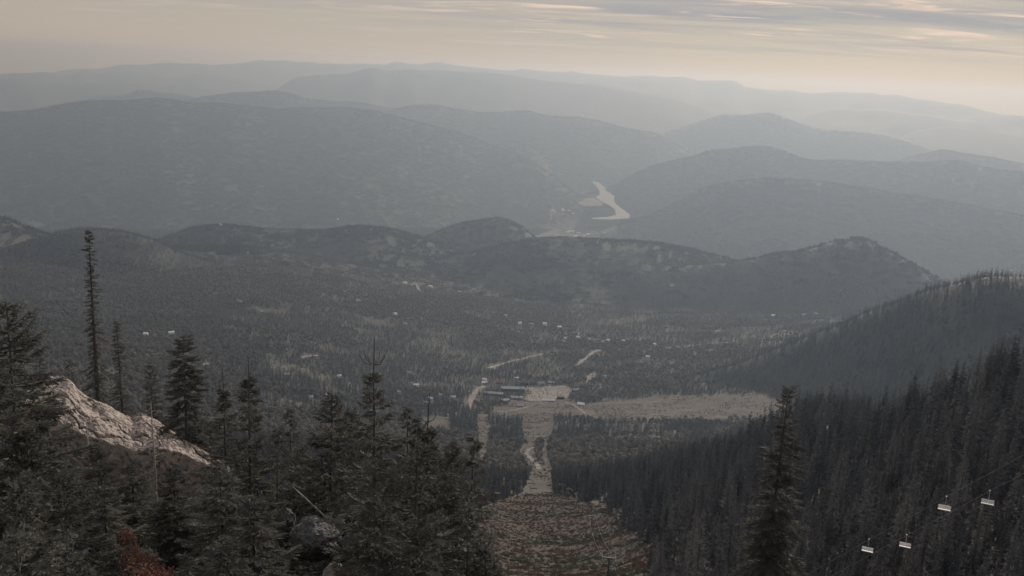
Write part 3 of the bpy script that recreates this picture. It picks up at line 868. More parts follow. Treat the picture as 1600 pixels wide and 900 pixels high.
# ------------------------------------------------------------------ conifers
def tube_arr(P, rad, n):
    P = np.asarray(P, float); V = []
    for i in range(len(P)):
        t = P[min(i+1, len(P)-1)]-P[max(i-1, 0)]; t /= np.linalg.norm(t)+1e-9
        a = np.cross(t, (0, 0, 1.0)) if abs(t[2]) < .95 else np.cross(t, (1.0, 0, 0))
        a /= np.linalg.norm(a); b = np.cross(t, a)
        q = np.arange(n)*2*np.pi/n
        V.append(P[i] + rad[i]*(np.cos(q)[:, None]*a + np.sin(q)[:, None]*b))
    V = np.vstack(V); F = []
    for i in range(len(P)-1):
        for k in range(n):
            a, b, c, d = i*n+k, i*n+(k+1) % n, (i+1)*n+(k+1) % n, (i+1)*n+k
            F += [(a, b, c), (a, c, d)]
    return V, np.array(F)
def needles(P, D, ln, wd, n, rng, spread=0.75):
    """n needle triangles around each twig: P start, D end (k,3)"""
    k = len(P)
    t = np.tile(np.linspace(0.04, 1.0, n), (k, 1)) + rng.uniform(-.03, .03, (k, n))
    ax = D-P; L = np.linalg.norm(ax, axis=1, keepdims=True)+1e-9; ax = ax/L
    s = np.cross(ax, np.tile((0, 0, 1.0), (k, 1))); s /= np.linalg.norm(s, axis=1, keepdims=True)+1e-6
    u = np.cross(s, ax)
    ang = rng.uniform(0, 2*np.pi, (k, n))
    o = P[:, None]+ (D-P)[:, None]*t[..., None]
    side = np.cos(ang)[..., None]*s[:, None] + np.sin(ang)[..., None]*u[:, None]
    dr = ax[:, None]*(1-spread*.45) + side*spread
    dr /= np.linalg.norm(dr, axis=-1, keepdims=True)
    lnn = ln*rng.uniform(.7, 1.2, (k, n, 1))
    wv = np.cross(dr, rng.normal(size=(k, n, 3))); wv /= np.linalg.norm(wv, axis=-1, keepdims=True)+1e-9
    a = o - wv*wd/2; b = o + wv*wd/2; c = o + dr*lnn
    V = np.stack([a, b, c], 2).reshape(-1, 3)
    return V, np.arange(len(V)).reshape(-1, 3)
def conifer(seed, Ht, Rad, lod, whorl=0.3, nb=6, bare=0.0, droop=0.35, profile=0.8, dens=1.0, base=0.04, leader=None, gaps=0.12, tip_w=0.10, ragged=0.25, upsw=0.30):
    """returns trunk (V,F) and crown (V,F); lod 'A' needles, 'B' twigs, 'C' kites"""
    rng = np.random.default_rng(seed)
    bend = rng.uniform(-.012, .012, 2)*Ht
    def axis(z):
        q = (z/Ht)**2
        return np.array((bend[0]*q, bend[1]*q, z))
    zs = np.linspace(0, Ht, 10)
    rt0 = 0.011*Ht + .02
    n = {'A': 9, 'B': 6, 'C': 4}[lod]
    tv, tf = tube_arr([axis(z) for z in zs], [max(.012 if lod == 'A' else .02, rt0*(1-z/Ht)**.85) for z in zs], n)
    TV, TF, tn = [tv], [tf], len(tv)
    CV, CF, cn = [], [], 0
    TP, TD = [], []
    z = Ht*base; ga = rng.uniform(0, 6)
    top = Ht - bare
    while z < top - 0.02:
        rel = 1 - z/Ht
        L0 = Rad*min(1.0, tip_w*0.3 + rel**profile)
        # fade length at the very base
        L0 *= min(1, .55 + (z/Ht)*3)
        k = max(3, int(nb*dens + rng.integers(-1, 2)))
        ga += 2.4
        for i in range(k):
            if rng.random() < gaps:
                continue
            a = ga + 2*np.pi*i/k + rng.normal()*.22
            L = L0*(1 + rng.normal()*ragged)
            if L < .06: L = .06
            zz = z + rng.uniform(-.5, .5)*whorl*.8
            p0 = axis(min(zz, top))
            d = np.array((math.cos(a), math.sin(a), 0))
            up = (upsw if rel < .15 else 0.05) - droop*min(1, rel*1.6)
            def bp(t):
                return p0 + d*L*t + np.array((0, 0, L*(up*t + (0.22*t*t if rel > .1 else .5*t*t))))
            if lod == 'A':
                pts = [bp(t) for t in (0, .35, .7, 1)]
                v, f = tube_arr(pts, [.004+.010*L, .004+.006*L, .003+.003*L, .002], 4)
                TV.append(v); TF.append(f+tn); tn += len(v)
                nt_ = int(max(5, L/.046))
                sd = np.cross(d, (0, 0, 1.0))
                for q in range(nt_):
                    t = .12 + .88*(q+.5)/nt_
                    s = 1 if q % 2 else -1
                    tl = (0.10 + 0.34*L*(1-t)**.8*min(1, t*3.5))*rng.uniform(.7, 1.25)
                    b0 = bp(t)
                    dd = d*.75 + sd*s*.75 + np.array((0, 0, rng.uniform(-.28, .12)))
                    dd /= np.linalg.norm(dd)
                    TP.append(b0); TD.append(b0+dd*tl)
                    if tl > .28:
                        for h in (.45, .75):
                            m0 = b0+dd*tl*h
                            d2 = d*.9 - sd*s*.15 + np.array((0, 0, rng.uniform(-.3, .1))) if h < .5 else d*.2+sd*s*.9+np.array((0, 0, -.1))
                            d2 /= np.linalg.norm(d2)
                            TP.append(m0); TD.append(m0+d2*tl*.45)
                TP.append(bp(.55)); TD.append(bp(1.04))
            elif lod == 'B':
                nt_ = 5
                sd = np.cross(d, (0, 0, 1.0))
                P_ = []
                for q in range(nt_):
                    t = .2 + .8*q/(nt_-1)
                    wdt = L*.30*(1-.75*t)*rng.uniform(.6, 1.3) + .05
                    for s in (-1, 1):
                        b0 = bp(t-.2*rng.random())
                        tip = b0 + (d*.75+sd*s*.8)*wdt*1.3 + np.array((0, 0, -.22*wdt + rng.uniform(-.2, .1)*wdt))
                        bb = b0 + d*L*.20 + np.array((0, 0, .02*L))
                        P_ += [b0, tip, bb]
                b0, b1 = bp(0.05), bp(1.08)
                P_ += [b0+sd*.04*L+(0, 0, .02*L), b1, b0-sd*.04*L-(0, 0, .02*L)]
                P_ += [bp(.35)+(0, 0, .0), bp(.8), bp(.6)-np.array((0, 0, .16*L+.03))]
                v = np.array(P_); CV.append(v); CF.append(np.arange(len(v)).reshape(-1, 3)+cn); cn += len(v)
            else:
                sd = np.cross(d, (0, 0, 1.0)); wv = sd*L*.34
                b0, bm, b1 = bp(0), bp(.55), bp(1.05)
                hang = np.array((0, 0, -L*.22))
                v = np.array([b0+(0, 0, .05*L), bm-wv+hang, b1, bm+wv+hang])
                CV.append(v); CF.append(np.array([(0, 1, 2), (0, 2, 3)])+cn); cn += 4
        z += whorl*(.55 + .75*rel**.5)*rng.uniform(.8, 1.2)
    if lod == 'A':
        TP, TD = np.array(TP), np.array(TD)
        v, f = needles(TP, TD, .062, .021, 10, rng)
        CV.append(v); CF.append(f+cn); cn += len(v)
        # the flat spray of short shoots along every twig
        ax = TD-TP; sd_ = np.cross(ax, np.tile((0, 0, 1.0), (len(ax), 1))); sd_ /= np.linalg.norm(sd_, axis=1, keepdims=True)+1e-6
        sd_ += rng.normal(0, .35, sd_.shape)
        wd_ = rng.uniform(.028, .05, (len(ax), 1))
        v = np.stack([TP, TP+ax*.45+sd_*wd_, TD, TP+ax*.45-sd_*wd_], 1).reshape(-1, 3)
        i4 = np.arange(len(ax))*4; f = np.vstack([np.stack([i4, i4+1, i4+2], 1), np.stack([i4, i4+2, i4+3], 1)])
        CV.append(v); CF.append(f+cn); cn += len(v)
        if leader:        # long bare leader with a whorl of upswept candles
            ln, nc, cl = leader
            zt = Ht
            v, f = tube_arr([axis(zt-.05), axis(zt)+(0.01, 0, ln*.5), axis(zt)+(.025, 0, ln)], [.014, .011, .008], 6)
            TV.append(v); TF.append(f+tn); tn += len(v)
            P2, D2 = [], []
            for i in range(nc):
                a = .3 + 2*np.pi*i/nc + rng.normal()*.2
                d = np.array((math.cos(a), math.sin(a), 0)); l = cl*rng.uniform(.75, 1.15)
                p = [axis(zt)+(0, 0, .02), axis(zt)+d*l*.55+(0, 0, l*.22), axis(zt)+d*l*.9+(0, 0, l*.75)]
                v, f = tube_arr(p, [.011, .008, .006], 5)
                TV.append(v); TF.append(f+tn); tn += len(v)
                P2.append(p[0]); D2.append(p[1]); P2.append(p[1]); D2.append(p[2])
            P2.append(axis(zt)); D2.append(axis(zt)+(.025, 0, ln))
            v, f = needles(np.array(P2), np.array(D2), .022, .007, 46, rng, .55)
            CV.append(v); CF.append(f+cn); cn += len(v)
    return (np.vstack(TV), np.vstack(TF)), (np.vstack(CV), np.vstack(CF))

M_needA = mat('fir_needles', (0.085, 0.088, 0.076), rough=0.8, spec=0.08, col2=(0.116, 0.109, 0.090), scale=0.9, rand=0.22, trans=0.22)
M_bark = mat('grey_fir_bark', (0.12, 0.105, 0.09), rough=0.9, col2=(0.06, 0.05, 0.042), scale=9, bump=0.6, bscale=30, bdist=.02)
M_needB = mat('forest_needles', (0.102, 0.101, 0.100), rough=0.9, spec=0.02, col2=(0.118, 0.115, 0.113), scale=0.5, rand=0.35, trans=0.4)
M_snag = mat('bleached_deadwood', (0.30, 0.27, 0.23), rough=0.8, col2=(0.16, 0.14, 0.12), scale=6)
def tree_meshes(name, *a, needle=M_needA, **k):
    (tv, tf), (cv, cf) = conifer(*a, **k)
    t = mesh(name+'_trunk', tv, tf, True); t.materials.append(M_bark)
    c = mesh(name+'_crown', cv, cf, False); c.materials.append(needle)
    return t, c
def tree(name, meshes, x, y, z, rz, sc, lab, cat='tree', group=None, tilt=0.0, sz=None):
    o = empty(name, (x, y, z), rz, sc)
    if sz: o.scale = (sc, sc, sz)
    o.rotation_euler = (tilt, tilt*.4, rz)
    tag(o, lab, cat, group)
    link('trunk', meshes[0], None, o); link('crown', meshes[1], None, o)
    return o
# needle-by-needle firs for the foreground, each design (height, radius)
FIR = {
 'leader': (8.3, tree_meshes('leader_fir', 1, 8.3, 1.55, 'A', whorl=.27, nb=6, leader=(.62, 6, .46), droop=.25, profile=.85, tip_w=.10, bare=.12, gaps=.15)),
 'spike':  (7.0, tree_meshes('spike_fir', 2, 7.0, 1.15, 'A', whorl=.26, nb=6, leader=(.62, 3, .20), droop=.3, profile=.75, bare=.10)),
 'full':   (7.5, tree_meshes('full_fir', 3, 7.5, 1.7, 'A', whorl=.27, nb=7, droop=.4, profile=.7, gaps=.08)),
 'sparse': (6.5, tree_meshes('sparse_fir', 4, 6.5, 1.0, 'A', whorl=.30, nb=5, droop=.3, profile=.7, gaps=.28, ragged=.4)),
 'broad':  (9.0, tree_meshes('broad_fir', 5, 9.0, 2.3, 'A', whorl=.33, nb=7, droop=.45, profile=.62, gaps=.08)),
}
_used_fir = 0
def fir_at(kind, px, py, d, lab, rz=None, hscale=None, name='fir_tree', group=None):
    """a fir whose tip shows at the pixel, standing on the ground at range d"""
    global _used_fir
    p = unproj(px, py, d)
    g = gz(p[0], p[1])
    ht = float(p[2]) - g
    Ht, ms = FIR[kind]
    tot = Ht + {'leader': .62, 'spike': .62}.get(kind, 0)
    s = ht/tot
    _used_fir += 1
    w_ = max(min(s, 1.5), .75)
    return tree(name, ms, p[0], p[1], g+CAMZ-.1, rz if rz is not None else _used_fir*1.7, w_, lab, 'tree', group, sz=s)
fir_at('leader', 590, 522, 16.0, 'fir with a long bare leader and a ring of upswept candles at its top', 1.2)
fir_at('spike', 672, 606, 17.5, 'slim fir with a bare spike leader beside the fir with candles', 0.4)
fir_at('sparse', 652, 652, 16.6, 'short fir with a forked top tucked between the two spike topped firs')
fir_at('spike', 385, 545, 19.5, 'fir with a thin bare leader and a pale trunk right of the rock', 2.2)
fir_at('full', 515, 612, 24.0, 'dense pointed fir between the two tallest bare leader firs')
fir_at('spike', 347, 568, 24.0, 'fir with a short thin leader just right of the drooping hemlock')
fir_at('sparse', 737, 682, 21.0, 'sparse young fir at the edge of the brown ski run')
fir_at('broad', 4, 474, 25.0, 'tall broad fir at the left with a rusty top', 0.3)
fir_at('full', -28, 560, 19.0, 'bushy fir in front of the tall broad fir with the rusty top')
FILL = [('full',38,672,19.0,'bushy fir hiding the upper left end of the rock slab'),('broad',92,738,17.0,'broad fir in front of the shaded side of the rock slab'),('full',30,738,15.5,'bushy fir between the broad fir and the fir with the rusty top'),
        ('full',158,756,20.5,'small bushy fir just above the red shrubs'),('full',345,722,17.5,'bushy fir at the foot of the pale trunked fir'),('sparse',430,668,23.0,'thin fir between the pale trunked fir and the dense pointed fir'),
        ('full',470,690,27.0,'bushy fir above the dark boulder and the dead pole'),('full',552,690,20.5,'bushy fir to the right of the dark boulder'),('full',625,738,18.5,'bushy fir at the foot of the fir with candles'),
        ('broad',690,738,19.5,'broad fir below the slim spike fir'),('sparse',455,640,30.0,'thin fir behind the dark boulder, farther down the slope'),('full',548,640,29.0,'bushy fir half hidden behind the fir with candles'),
        ('full',640,700,24.0,'bushy fir behind the fork topped fir'),('full',705,692,26.0,'bushy fir behind the sparse young fir'),('full',392,775,15.5,'bushy fir left of the dark boulder'),
        ('full',588,775,14.2,'bushy fir directly below the fir with candles'),('full',660,802,15.0,'bushy fir below the fork topped fir'),('sparse',735,792,17.0,'thin fir at the foot of the sparse young fir'),
        ('broad',30,832,13.0,'broad fir lowest in the thicket left of the red shrubs'),('full',105,852,13.5,'bushy fir touching the red shrubs from the left'),('full',352,838,14.5,'bushy fir touching the red shrubs from the right'),
        ('sparse',640,640,31.0,'thin fir far behind the fork topped fir'),('sparse',330,655,30.0,'thin fir at the lower right end of the rock slab'),('full',152,694,30.0,'dark fir standing against the shaded front of the rock'),('full',205,716,29.0,'dark fir left of the bare snag under the rock'),('full',268,726,27.0,'dark fir right of the bare snag under the rock'),('full',762,852,17.0,'small bushy fir standing on the edge of the brown run')]
for k, (kd, px, py, d, lab) in enumerate(FILL):
    fir_at(kd, px, py, d, lab, group='firs crowding the foreground thicket')
# spires and snags around the rock
def special(name, seed, px, py, d, Rad, lab, base_drop=0.0, lod='A', **kw):
    p = unproj(px, py, d); g = gz(p[0], p[1]); ht = float(p[2])-g
    ms = tree_meshes(name, seed, ht, Rad, lod, **kw)
    return tree(name, ms, p[0], p[1], g+CAMZ-.1, 0.0, 1.0, lab)
special('subalpine_fir', 21, 135, 356, 60, 0.46, 'very tall thin spire fir rising alone behind the rock outcrop', whorl=.24, nb=5, profile=.42, droop=.95, gaps=.10, ragged=.5, tip_w=.5, upsw=-.3)
special('subalpine_fir', 22, 183, 500, 62, 0.58, 'shorter thin spire fir right of the very tall spire', whorl=.25, nb=5, profile=.5, droop=.9, gaps=.12, ragged=.5, tip_w=.4, upsw=-.3)
special('mountain_hemlock', 23, 284, 524, 40, 1.35, 'dark drooping hemlock with a blunt hooked top behind the rock', whorl=.30, nb=7, profile=.55, droop=1.15, gaps=.08, ragged=.35, tip_w=.5, upsw=-.4)
special('spruce_tree', 24, 1235, 602, 62, 2.7, 'tall lone spruce with drooping boughs left of the chairlift', whorl=.46, nb=8, profile=.95, droop=.75, gaps=.12, ragged=.4, tip_w=.5, upsw=-.1)
special('subalpine_fir', 25, 236, 565, 75, 1.3, 'slim fir standing between the short spire and the hemlock', whorl=.35, nb=5, profile=.6, droop=.6)
special('subalpine_fir', 26, 60, 545, 80, 1.6, 'slim fir behind the upper end of the rock outcrop', whorl=.35, nb=5, profile=.6, droop=.6)
special('subalpine_fir', 27, 105, 560, 85, 1.6, 'slim fir just left of the foot of the very tall spire', whorl=.35, nb=5, profile=.6, droop=.6)

# dead snag and saplings in front of the rock
def snag(px, py, d, lab, seed, tw=26):
    p = unproj(px, py, d); g = gz(p[0], p[1]); ht = float(p[2])-g
    rng = np.random.default_rng(seed)
    o = empty('dead_snag', (p[0], p[1], g+CAMZ-.1)); tag(o, lab, 'dead tree')
    b = MB(); b.tube([(0, 0, 0), (.03, 0, ht*.5), (0, .02, ht)], [.07, .045, .012], 7); b.build('trunk', M_snag, o, True)
    c = MB()
    for k in range(tw):
        z = ht*rng.uniform(.25, .98); a = rng.uniform(0, 6.28); l = rng.uniform(.15, .55)*(1.15-z/ht)+.1
        c.tube([(0, 0, z), (math.cos(a)*l*.6, math.sin(a)*l*.6, z-.02), (math.cos(a)*l, math.sin(a)*l, z-.12*l)], [.012, .008, .003], 4)
    c.build('twigs', M_snag, o)
snag(235, 622, 33, 'thin bare dead snag in front of the rock outcrop', 3, 40)
snag(134, 655, 30, 'short dead sapling at the foot of the rock outcrop', 4, 22)

# ------------------------------------------------------------------ forests
LC = bpy.data.collections.new('tree_designs')        # designs only, not part of the scene
def design(name, V, F, m_, smooth=False):
    me = mesh(name, V, F, smooth); me.materials.append(m_)
    o = bpy.data.objects.new(name, me)
    return o
def both(tc_):
    (tv, tf), (cv, cf) = tc_
    return np.vstack([tv, cv]), np.vstack([tf, cf+len(tv)])
M_needC = mat('distant_needles', (0.106, 0.106, 0.106), rough=0.9, spec=0.02, rand=0.45, trans=0.4)
M_needD = mat('valley_needles', (0.092, 0.097, 0.094), rough=0.9, spec=0.02, rand=0.35, trans=0.3)
M_leaf = mat('autumn_broadleaf', (0.112, 0.106, 0.092), rough=0.8, spec=0.1, rand=0.45, trans=0.30)
def broadleaf(seed, n=70):
    rng = np.random.default_rng(seed)
    V = []
    u = rng.normal(size=(n, 3)); u /= np.linalg.norm(u, axis=1)[:, None]
    u *= rng.uniform(.65, 1.05, (n, 1))
    c = u*np.array((4.2, 4.2, 5.2)) + (0, 0, 8.0)
    for p, q in zip(c, u):
        a = np.cross(q, rng.normal(size=3)); a /= np.linalg.norm(a); b = np.cross(q, a)
        s = rng.uniform(1.0, 2.0)
        V += [p+a*s, p-a*s*.6+b*s*.8, p-a*s*.5-b*s*.9]
    V = np.array(V); F = np.arange(len(V)).reshape(-1, 3)
    tv, tf = tube_arr([(0, 0, 0), (0, 0, 8)], [.3, .15], 4)
    return np.vstack([tv, V]), np.vstack([tf, F+len(tv)])
def clump(seed, leafy, n=14, half=19):
    rng = np.random.default_rng(seed); V, F, nv = [], [], 0
    for k in range(n):
        x, y = rng.uniform(-half, half, 2); h = rng.uniform(11, 22)
        a = rng.uniform(0, 6.28)
        if leafy:
            v, f = broadleaf(seed*50+k, 12); s = rng.uniform(.7, 1.2); v = v*s + (x, y, -1)
        else:
            r_ = h*rng.uniform(.13, .2)
            q = a+np.arange(5)*1.2566
            rr_ = r_*rng.uniform(.7, 1.3, 5)
            v = np.vstack([np.stack([x+rr_*np.cos(q), y+rr_*np.sin(q), np.full(5, 1.)+rng.uniform(-1.5, 1.5, 5)], 1), [(x, y, h)]])
            f = np.array([(i, (i+1) % 5, 5) for i in range(5)])
        V.append(v); F.append(f+nv); nv += len(v)
    return np.vstack(V), np.vstack(F)
dC = [design('design_c%d' % k, *both(conifer(100+k, 17, 1.75 + .3*(k % 3), 'C', whorl=.8, nb=6, droop=.6, profile=.75, gaps=.15, ragged=.35)), M_needC) for k in range(5)]
dD = [design('design_d%d' % k, *both(conifer(200+k, 17, 2.9, 'C', whorl=2.1, nb=5, droop=.5, profile=.8, gaps=.05)), M_needD) for k in range(4)]
dL = [design('design_l%d' % k, *broadleaf(300+k), M_leaf) for k in range(3)]
M_needE = mat('hillside_canopy', (0.066, 0.070, 0.064), rough=0.95, spec=0.0, rand=0.25, trans=0.2)
dE = [design('design_e%d' % k, *clump(400+k, False), M_needE) for k in range(3)]
dF = [design('design_f%d' % k, *clump(500+k, True), mat('hillside_broadleaf', (0.080, 0.079, 0.070), rough=0.95, spec=0.0, rand=0.2, trans=0.2)) for k in range(2)]

def scatter(name, x, y, z, scl, var, designs, label, cat=None):
    """a forest too dense to count: one object, its trees set out by geometry nodes"""
    n = len(x)
    me = bpy.data.meshes.new(name)
    me.vertices.add(n)
    me.vertices.foreach_set('co', np.stack([x, y, z+CAMZ], 1).astype(np.float32).ravel())
    for nm, arr, ty in (('scl', scl, 'FLOAT'), ('rot', RNG.uniform(0, 6.283, n), 'FLOAT'), ('vid', var, 'INT')):
        at = me.attributes.new(nm, ty, 'POINT')
        at.data.foreach_set('value', np.asarray(arr, np.int32 if ty == 'INT' else np.float32))
    o = link(name, me)
    tag(o, label, cat, kind='stuff')
    c = bpy.data.collections.new(name + '_designs')
    for d in designs:
        c.objects.link(d)
    g = bpy.data.node_groups.new(name, 'GeometryNodeTree')
    g.interface.new_socket('Geometry', in_out='INPUT', socket_type='NodeSocketGeometry')
    g.interface.new_socket('Geometry', in_out='OUTPUT', socket_type='NodeSocketGeometry')
    N = g.nodes.new
    gi, go = N('NodeGroupInput'), N('NodeGroupOutput')
    ci = N('GeometryNodeCollectionInfo'); ci.inputs['Collection'].default_value = c
    ci.inputs['Separate Children'].default_value = True; ci.inputs['Reset Children'].default_value = True
    ip = N('GeometryNodeInstanceOnPoints'); ip.inputs['Pick Instance'].default_value = True
    def attr(nm, ty):
        q = N('GeometryNodeInputNamedAttribute'); q.data_type = ty; q.inputs['Name'].default_value = nm
        return q.outputs['Attribute']
    cx = N('ShaderNodeCombineXYZ')
    L = g.links.new
    L(attr('rot', 'FLOAT'), cx.inputs[2])
    L(gi.outputs[0], ip.inputs['Points']); L(ci.outputs[0], ip.inputs['Instance'])
    L(attr('vid', 'INT'), ip.inputs['Instance Index']); L(cx.outputs[0], ip.inputs['Rotation']); L(attr('scl', 'FLOAT'), ip.inputs['Scale'])
    L(ip.outputs[0], go.inputs[0])
    md = o.modifiers.new('forest', 'NODES'); md.node_group = g
    return o
def polar_points(rmin, rmax, area, seed, amax=36.0):
    rng = np.random.default_rng(seed)
    A = R(amax)*(rmax**2-rmin**2)
    n = int(A/area)
    r = np.sqrt(rng.uniform(rmin**2, rmax**2, n)); a = rng.uniform(-R(amax), R(amax), n)
    return r*np.sin(a), r*np.cos(a), r, a

# near slope: the 260 trees that show largest are objects, the rest one forest
x, y, r_, a_ = polar_points(70, 850, 21, 51)
z = H(x, y)
keep = ~is_clear(x, y)
lx, ly = projpx(x, y, z)
keep &= ~((r_ < 150) & (lx < 830))                              # the knoll with the rock is planted by hand
keep &= ~((r_ < 330) & (lx > 690) & (lx < 1010) & (ly > 770))
keep &= ~((r_ < 165) & (lx > 1090) & (lx < 1330))               # opening round the lone spruce
la_, lb_ = (A1+B1)[:2]/2, (A2+B2)[:2]/2; lu_ = (lb_-la_)/np.linalg.norm(lb_-la_)
keep &= ~(np.abs((x-la_[0])*lu_[1]-(y-la_[1])*lu_[0]) < 6)      # lift line
keep &= ~((r_ < 95) & (lx > 1330))
nz_ = fbm(x/60, y/60, 77, 3)
keep &= RNG.random(len(x)) < np.clip(.80 + .5*nz_, .2, 1)*np.clip(1.5-r_/1000, .6, 1)
x, y, z, r_, lx, ly = (q[keep] for q in (x, y, z, r_, lx, ly))
scl = np.clip(RNG.normal(.82, .27, len(x)), .3, 1.5)
scl = np.where(lx < 830, scl*.85, scl)
scl = scl*np.clip(.45 + r_/520, .5, 1)
appar = scl*17/r_
inframe = (lx > -20) & (lx < 1620) & (ly < 960) & (ly > 380)
order = np.argsort(-np.where(inframe, appar, 0))
pick = order[:245]
dB = [tree_meshes('conifer_b%d' % k, 60+k, 17, 1.5 + .28*k, 'B', needle=M_needB, whorl=.50, nb=6, droop=.6, profile=.72, gaps=.14, ragged=.38, tip_w=.15) for k in range(4)]
for k in pick:
    lft = lx[k] < 830
    dsn = int(RNG.integers(0, 4))
    size = 'tall' if scl[k] > .72 else 'middling' if scl[k] > .5 else 'short'
    shape = ('very slim', 'slim', 'fuller', 'broad')[dsn]
    if lft:
        zone = 'on the slope behind the rock slab' if lx[k] < 330 else 'on the slope below the foreground thicket' if lx[k] < 640 else 'along the thicket side of the brown run'
    else:
        zone = 'beside the chairlift ropes' if lx[k] > 1300 and r_[k] < 190 else 'on the slope between the brown run and the lone spruce' if lx[k] < 1130 else 'on the slope around the lone spruce' if lx[k] < 1340 else 'high on the dark spur behind the chairlift'
    tree('conifer', dB[dsn], float(x[k]), float(y[k]), float(z[k])+CAMZ-.3, float(RNG.uniform(0, 6.28)), float(scl[k]), '%s %s dark conifer %s' % (size, shape, zone), 'tree', 'conifers ' + zone)
rest = np.ones(len(x), bool); rest[pick] = False
# young trees filling the gaps under them
x2, y2, r2, a2 = polar_points(85, 420, 4.2, 58, 35)
z2 = H(x2, y2); lx2, ly2 = projpx(x2, y2, z2)
k2 = ~is_clear(x2, y2) & (((lx2 > 1030) & (r2 > 105)) | (r2 > 150)) & ~((lx2 > 690) & (lx2 < 1015) & (ly2 > 765) & (r2 < 330))
k2 &= RNG.random(len(x2)) < .9
x2, y2, z2 = x2[k2], y2[k2], z2[k2]
fx_, fy_, fz_ = np.concatenate([x[rest], x2]), np.concatenate([y[rest], y2]), np.concatenate([z[rest], z2])
fs_ = np.concatenate([scl[rest], RNG.uniform(.18, .42, len(x2))])
scatter('slope_forest', fx_, fy_, fz_-.3, fs_, RNG.integers(0, 5, len(fx_)), dC, 'dense dark conifer forest on the steep near slopes')

# valley forest
x, y, r_, a_ = polar_points(850, 4600, 52, 52, 35)
z = H(x, y)
keep = ~is_clear(x, y)
mix = fbm(x/420, y/420, 91, 4) + .25*fbm(x/90, y/90, 92, 2)
keep &= RNG.random(len(x)) < np.clip(.86 + .45*fbm(x/130, y/130, 93, 3), .25, 1)*np.clip(1.2-(r_-850)/5000, .75, 1)
lx, ly = projpx(x, y, z)
_, wid = H(x, y, True)
lean = np.where((ly < 560) & (lx < 1150) & (lx > 150), .12, -.10) + np.where(wid > 0, -.35, 0) + np.where(lx < 150, -.15, 0)
leafy = (mix + lean > .0) & keep
gap_ = fbm(x/260, y/260, 98, 3)
open_ = (gap_ > .78) & (wid == 0)
leafy &= ~open_ | (RNG.random(len(x)) < .3)
keep &= ~open_ | (RNG.random(len(x)) < .35)
con = keep & ~leafy
sc_ = np.clip(RNG.normal(.9, .22, len(x)), .4, 1.5)
scatter('valley_conifer_forest', x[con], y[con], z[con]-.5, sc_[con], RNG.integers(0, 4, con.sum()), dD, 'dark conifer forest covering the valley floor and side hills')
scatter('valley_broadleaf_forest', x[leafy], y[leafy], z[leafy]-.5, sc_[leafy]*.8, RNG.integers(0, 3, leafy.sum()), dL, 'paler brownish broadleaf woods mixed through the valley')
# forest clumps on the hills beyond
x, y, r_, a_ = polar_points(4600, 9000, 900, 53, 35)
z = H(x, y)
keep = ~inpoly(x, y, P_town) & ~is_clear(x, y) & ~inpoly(x, y, P_riv) & ~inpoly(x, y, P_bank)
keep &= RNG.random(len(x)) < np.clip(.95 + .4*fbm(x/260, y/260, 95, 3), .6, 1)
mix = fbm(x/600, y/600, 96, 4)
_, wid = H(x, y, True)
leafy = keep & (mix + np.where(wid == 0, .1, -.2) > .15)
con = keep & ~leafy
scatter('far_conifer_forest', x[con], y[con], z[con]-2, np.full(con.sum(), 1.0), RNG.integers(0, 3, con.sum()), dE, 'distant dark forest covering the hills before the river')
scatter('far_broadleaf_forest', x[leafy], y[leafy], z[leafy]-2, np.full(leafy.sum(), 1.0), RNG.integers(0, 2, leafy.sum()), dF, 'distant paler woods on the hills before the river')
# stands on the mountains beyond, up to the next ranges
x, y, r_, a_ = polar_points(9000, 18800, 2000, 54, 34)
z, wid = H(x, y, True)
keep = ~inpoly(x, y, P_town) & ~inpoly(x, y, P_riv) & ~inpoly(x, y, P_bank)
dE2 = [design('design_h%d' % k, *clump(440+k, False, 12, 26), M_needE) for k in range(3)]
scatter('mountain_forest', x[keep], y[keep], z[keep]-4, np.full(keep.sum(), 1.25), RNG.integers(0, 3, keep.sum()), dE2, 'hazy forest cloaking the mountainsides around the river')
# ------------------------------------------------------------------ rocks
def rock_mat(name, c1, c2, c3, sc):
    m = mat(name, c1, rough=.9, spec=.15, col2=c2, scale=sc, detail=12, bump=1.0, bscale=sc*5, bdist=.08)
    t = m.node_tree
    b = t.nodes['Principled BSDF']
    src = b.inputs['Base Color'].links[0].from_socket
    tcn = t.nodes.new('ShaderNodeTexCoord')
    nz = t.nodes.new('ShaderNodeTexNoise'); nz.inputs['Scale'].default_value = sc*3.2; nz.inputs['Detail'].default_value = 8
    t.links.new(tcn.outputs['Object'], nz.inputs['Vector'])
    mr = t.nodes.new('ShaderNodeMapRange'); mr.inputs[1].default_value = .52; mr.inputs[2].default_value = .62
    t.links.new(nz.outputs[0], mr.inputs[0])
    mx = t.nodes.new('ShaderNodeMix'); mx.data_type = 'RGBA'
    t.links.new(mr.outputs[0], mx.inputs[0]); t.links.new(src, mx.inputs[6]); mx.inputs[7].default_value = (*c3, 1)
    t.links.new(mx.outputs[2], b.inputs['Base Color'])
    return m
M_rock = rock_mat('pale_lichen_granite', (0.38, 0.325, 0.28), (0.25, 0.213, 0.185), (0.13, 0.112, 0.10), 1.3)
M_rock2 = rock_mat('grey_granite', (0.15, 0.142, 0.135), (0.09, 0.086, 0.08), (0.055, 0.053, 0.05), 3.5)
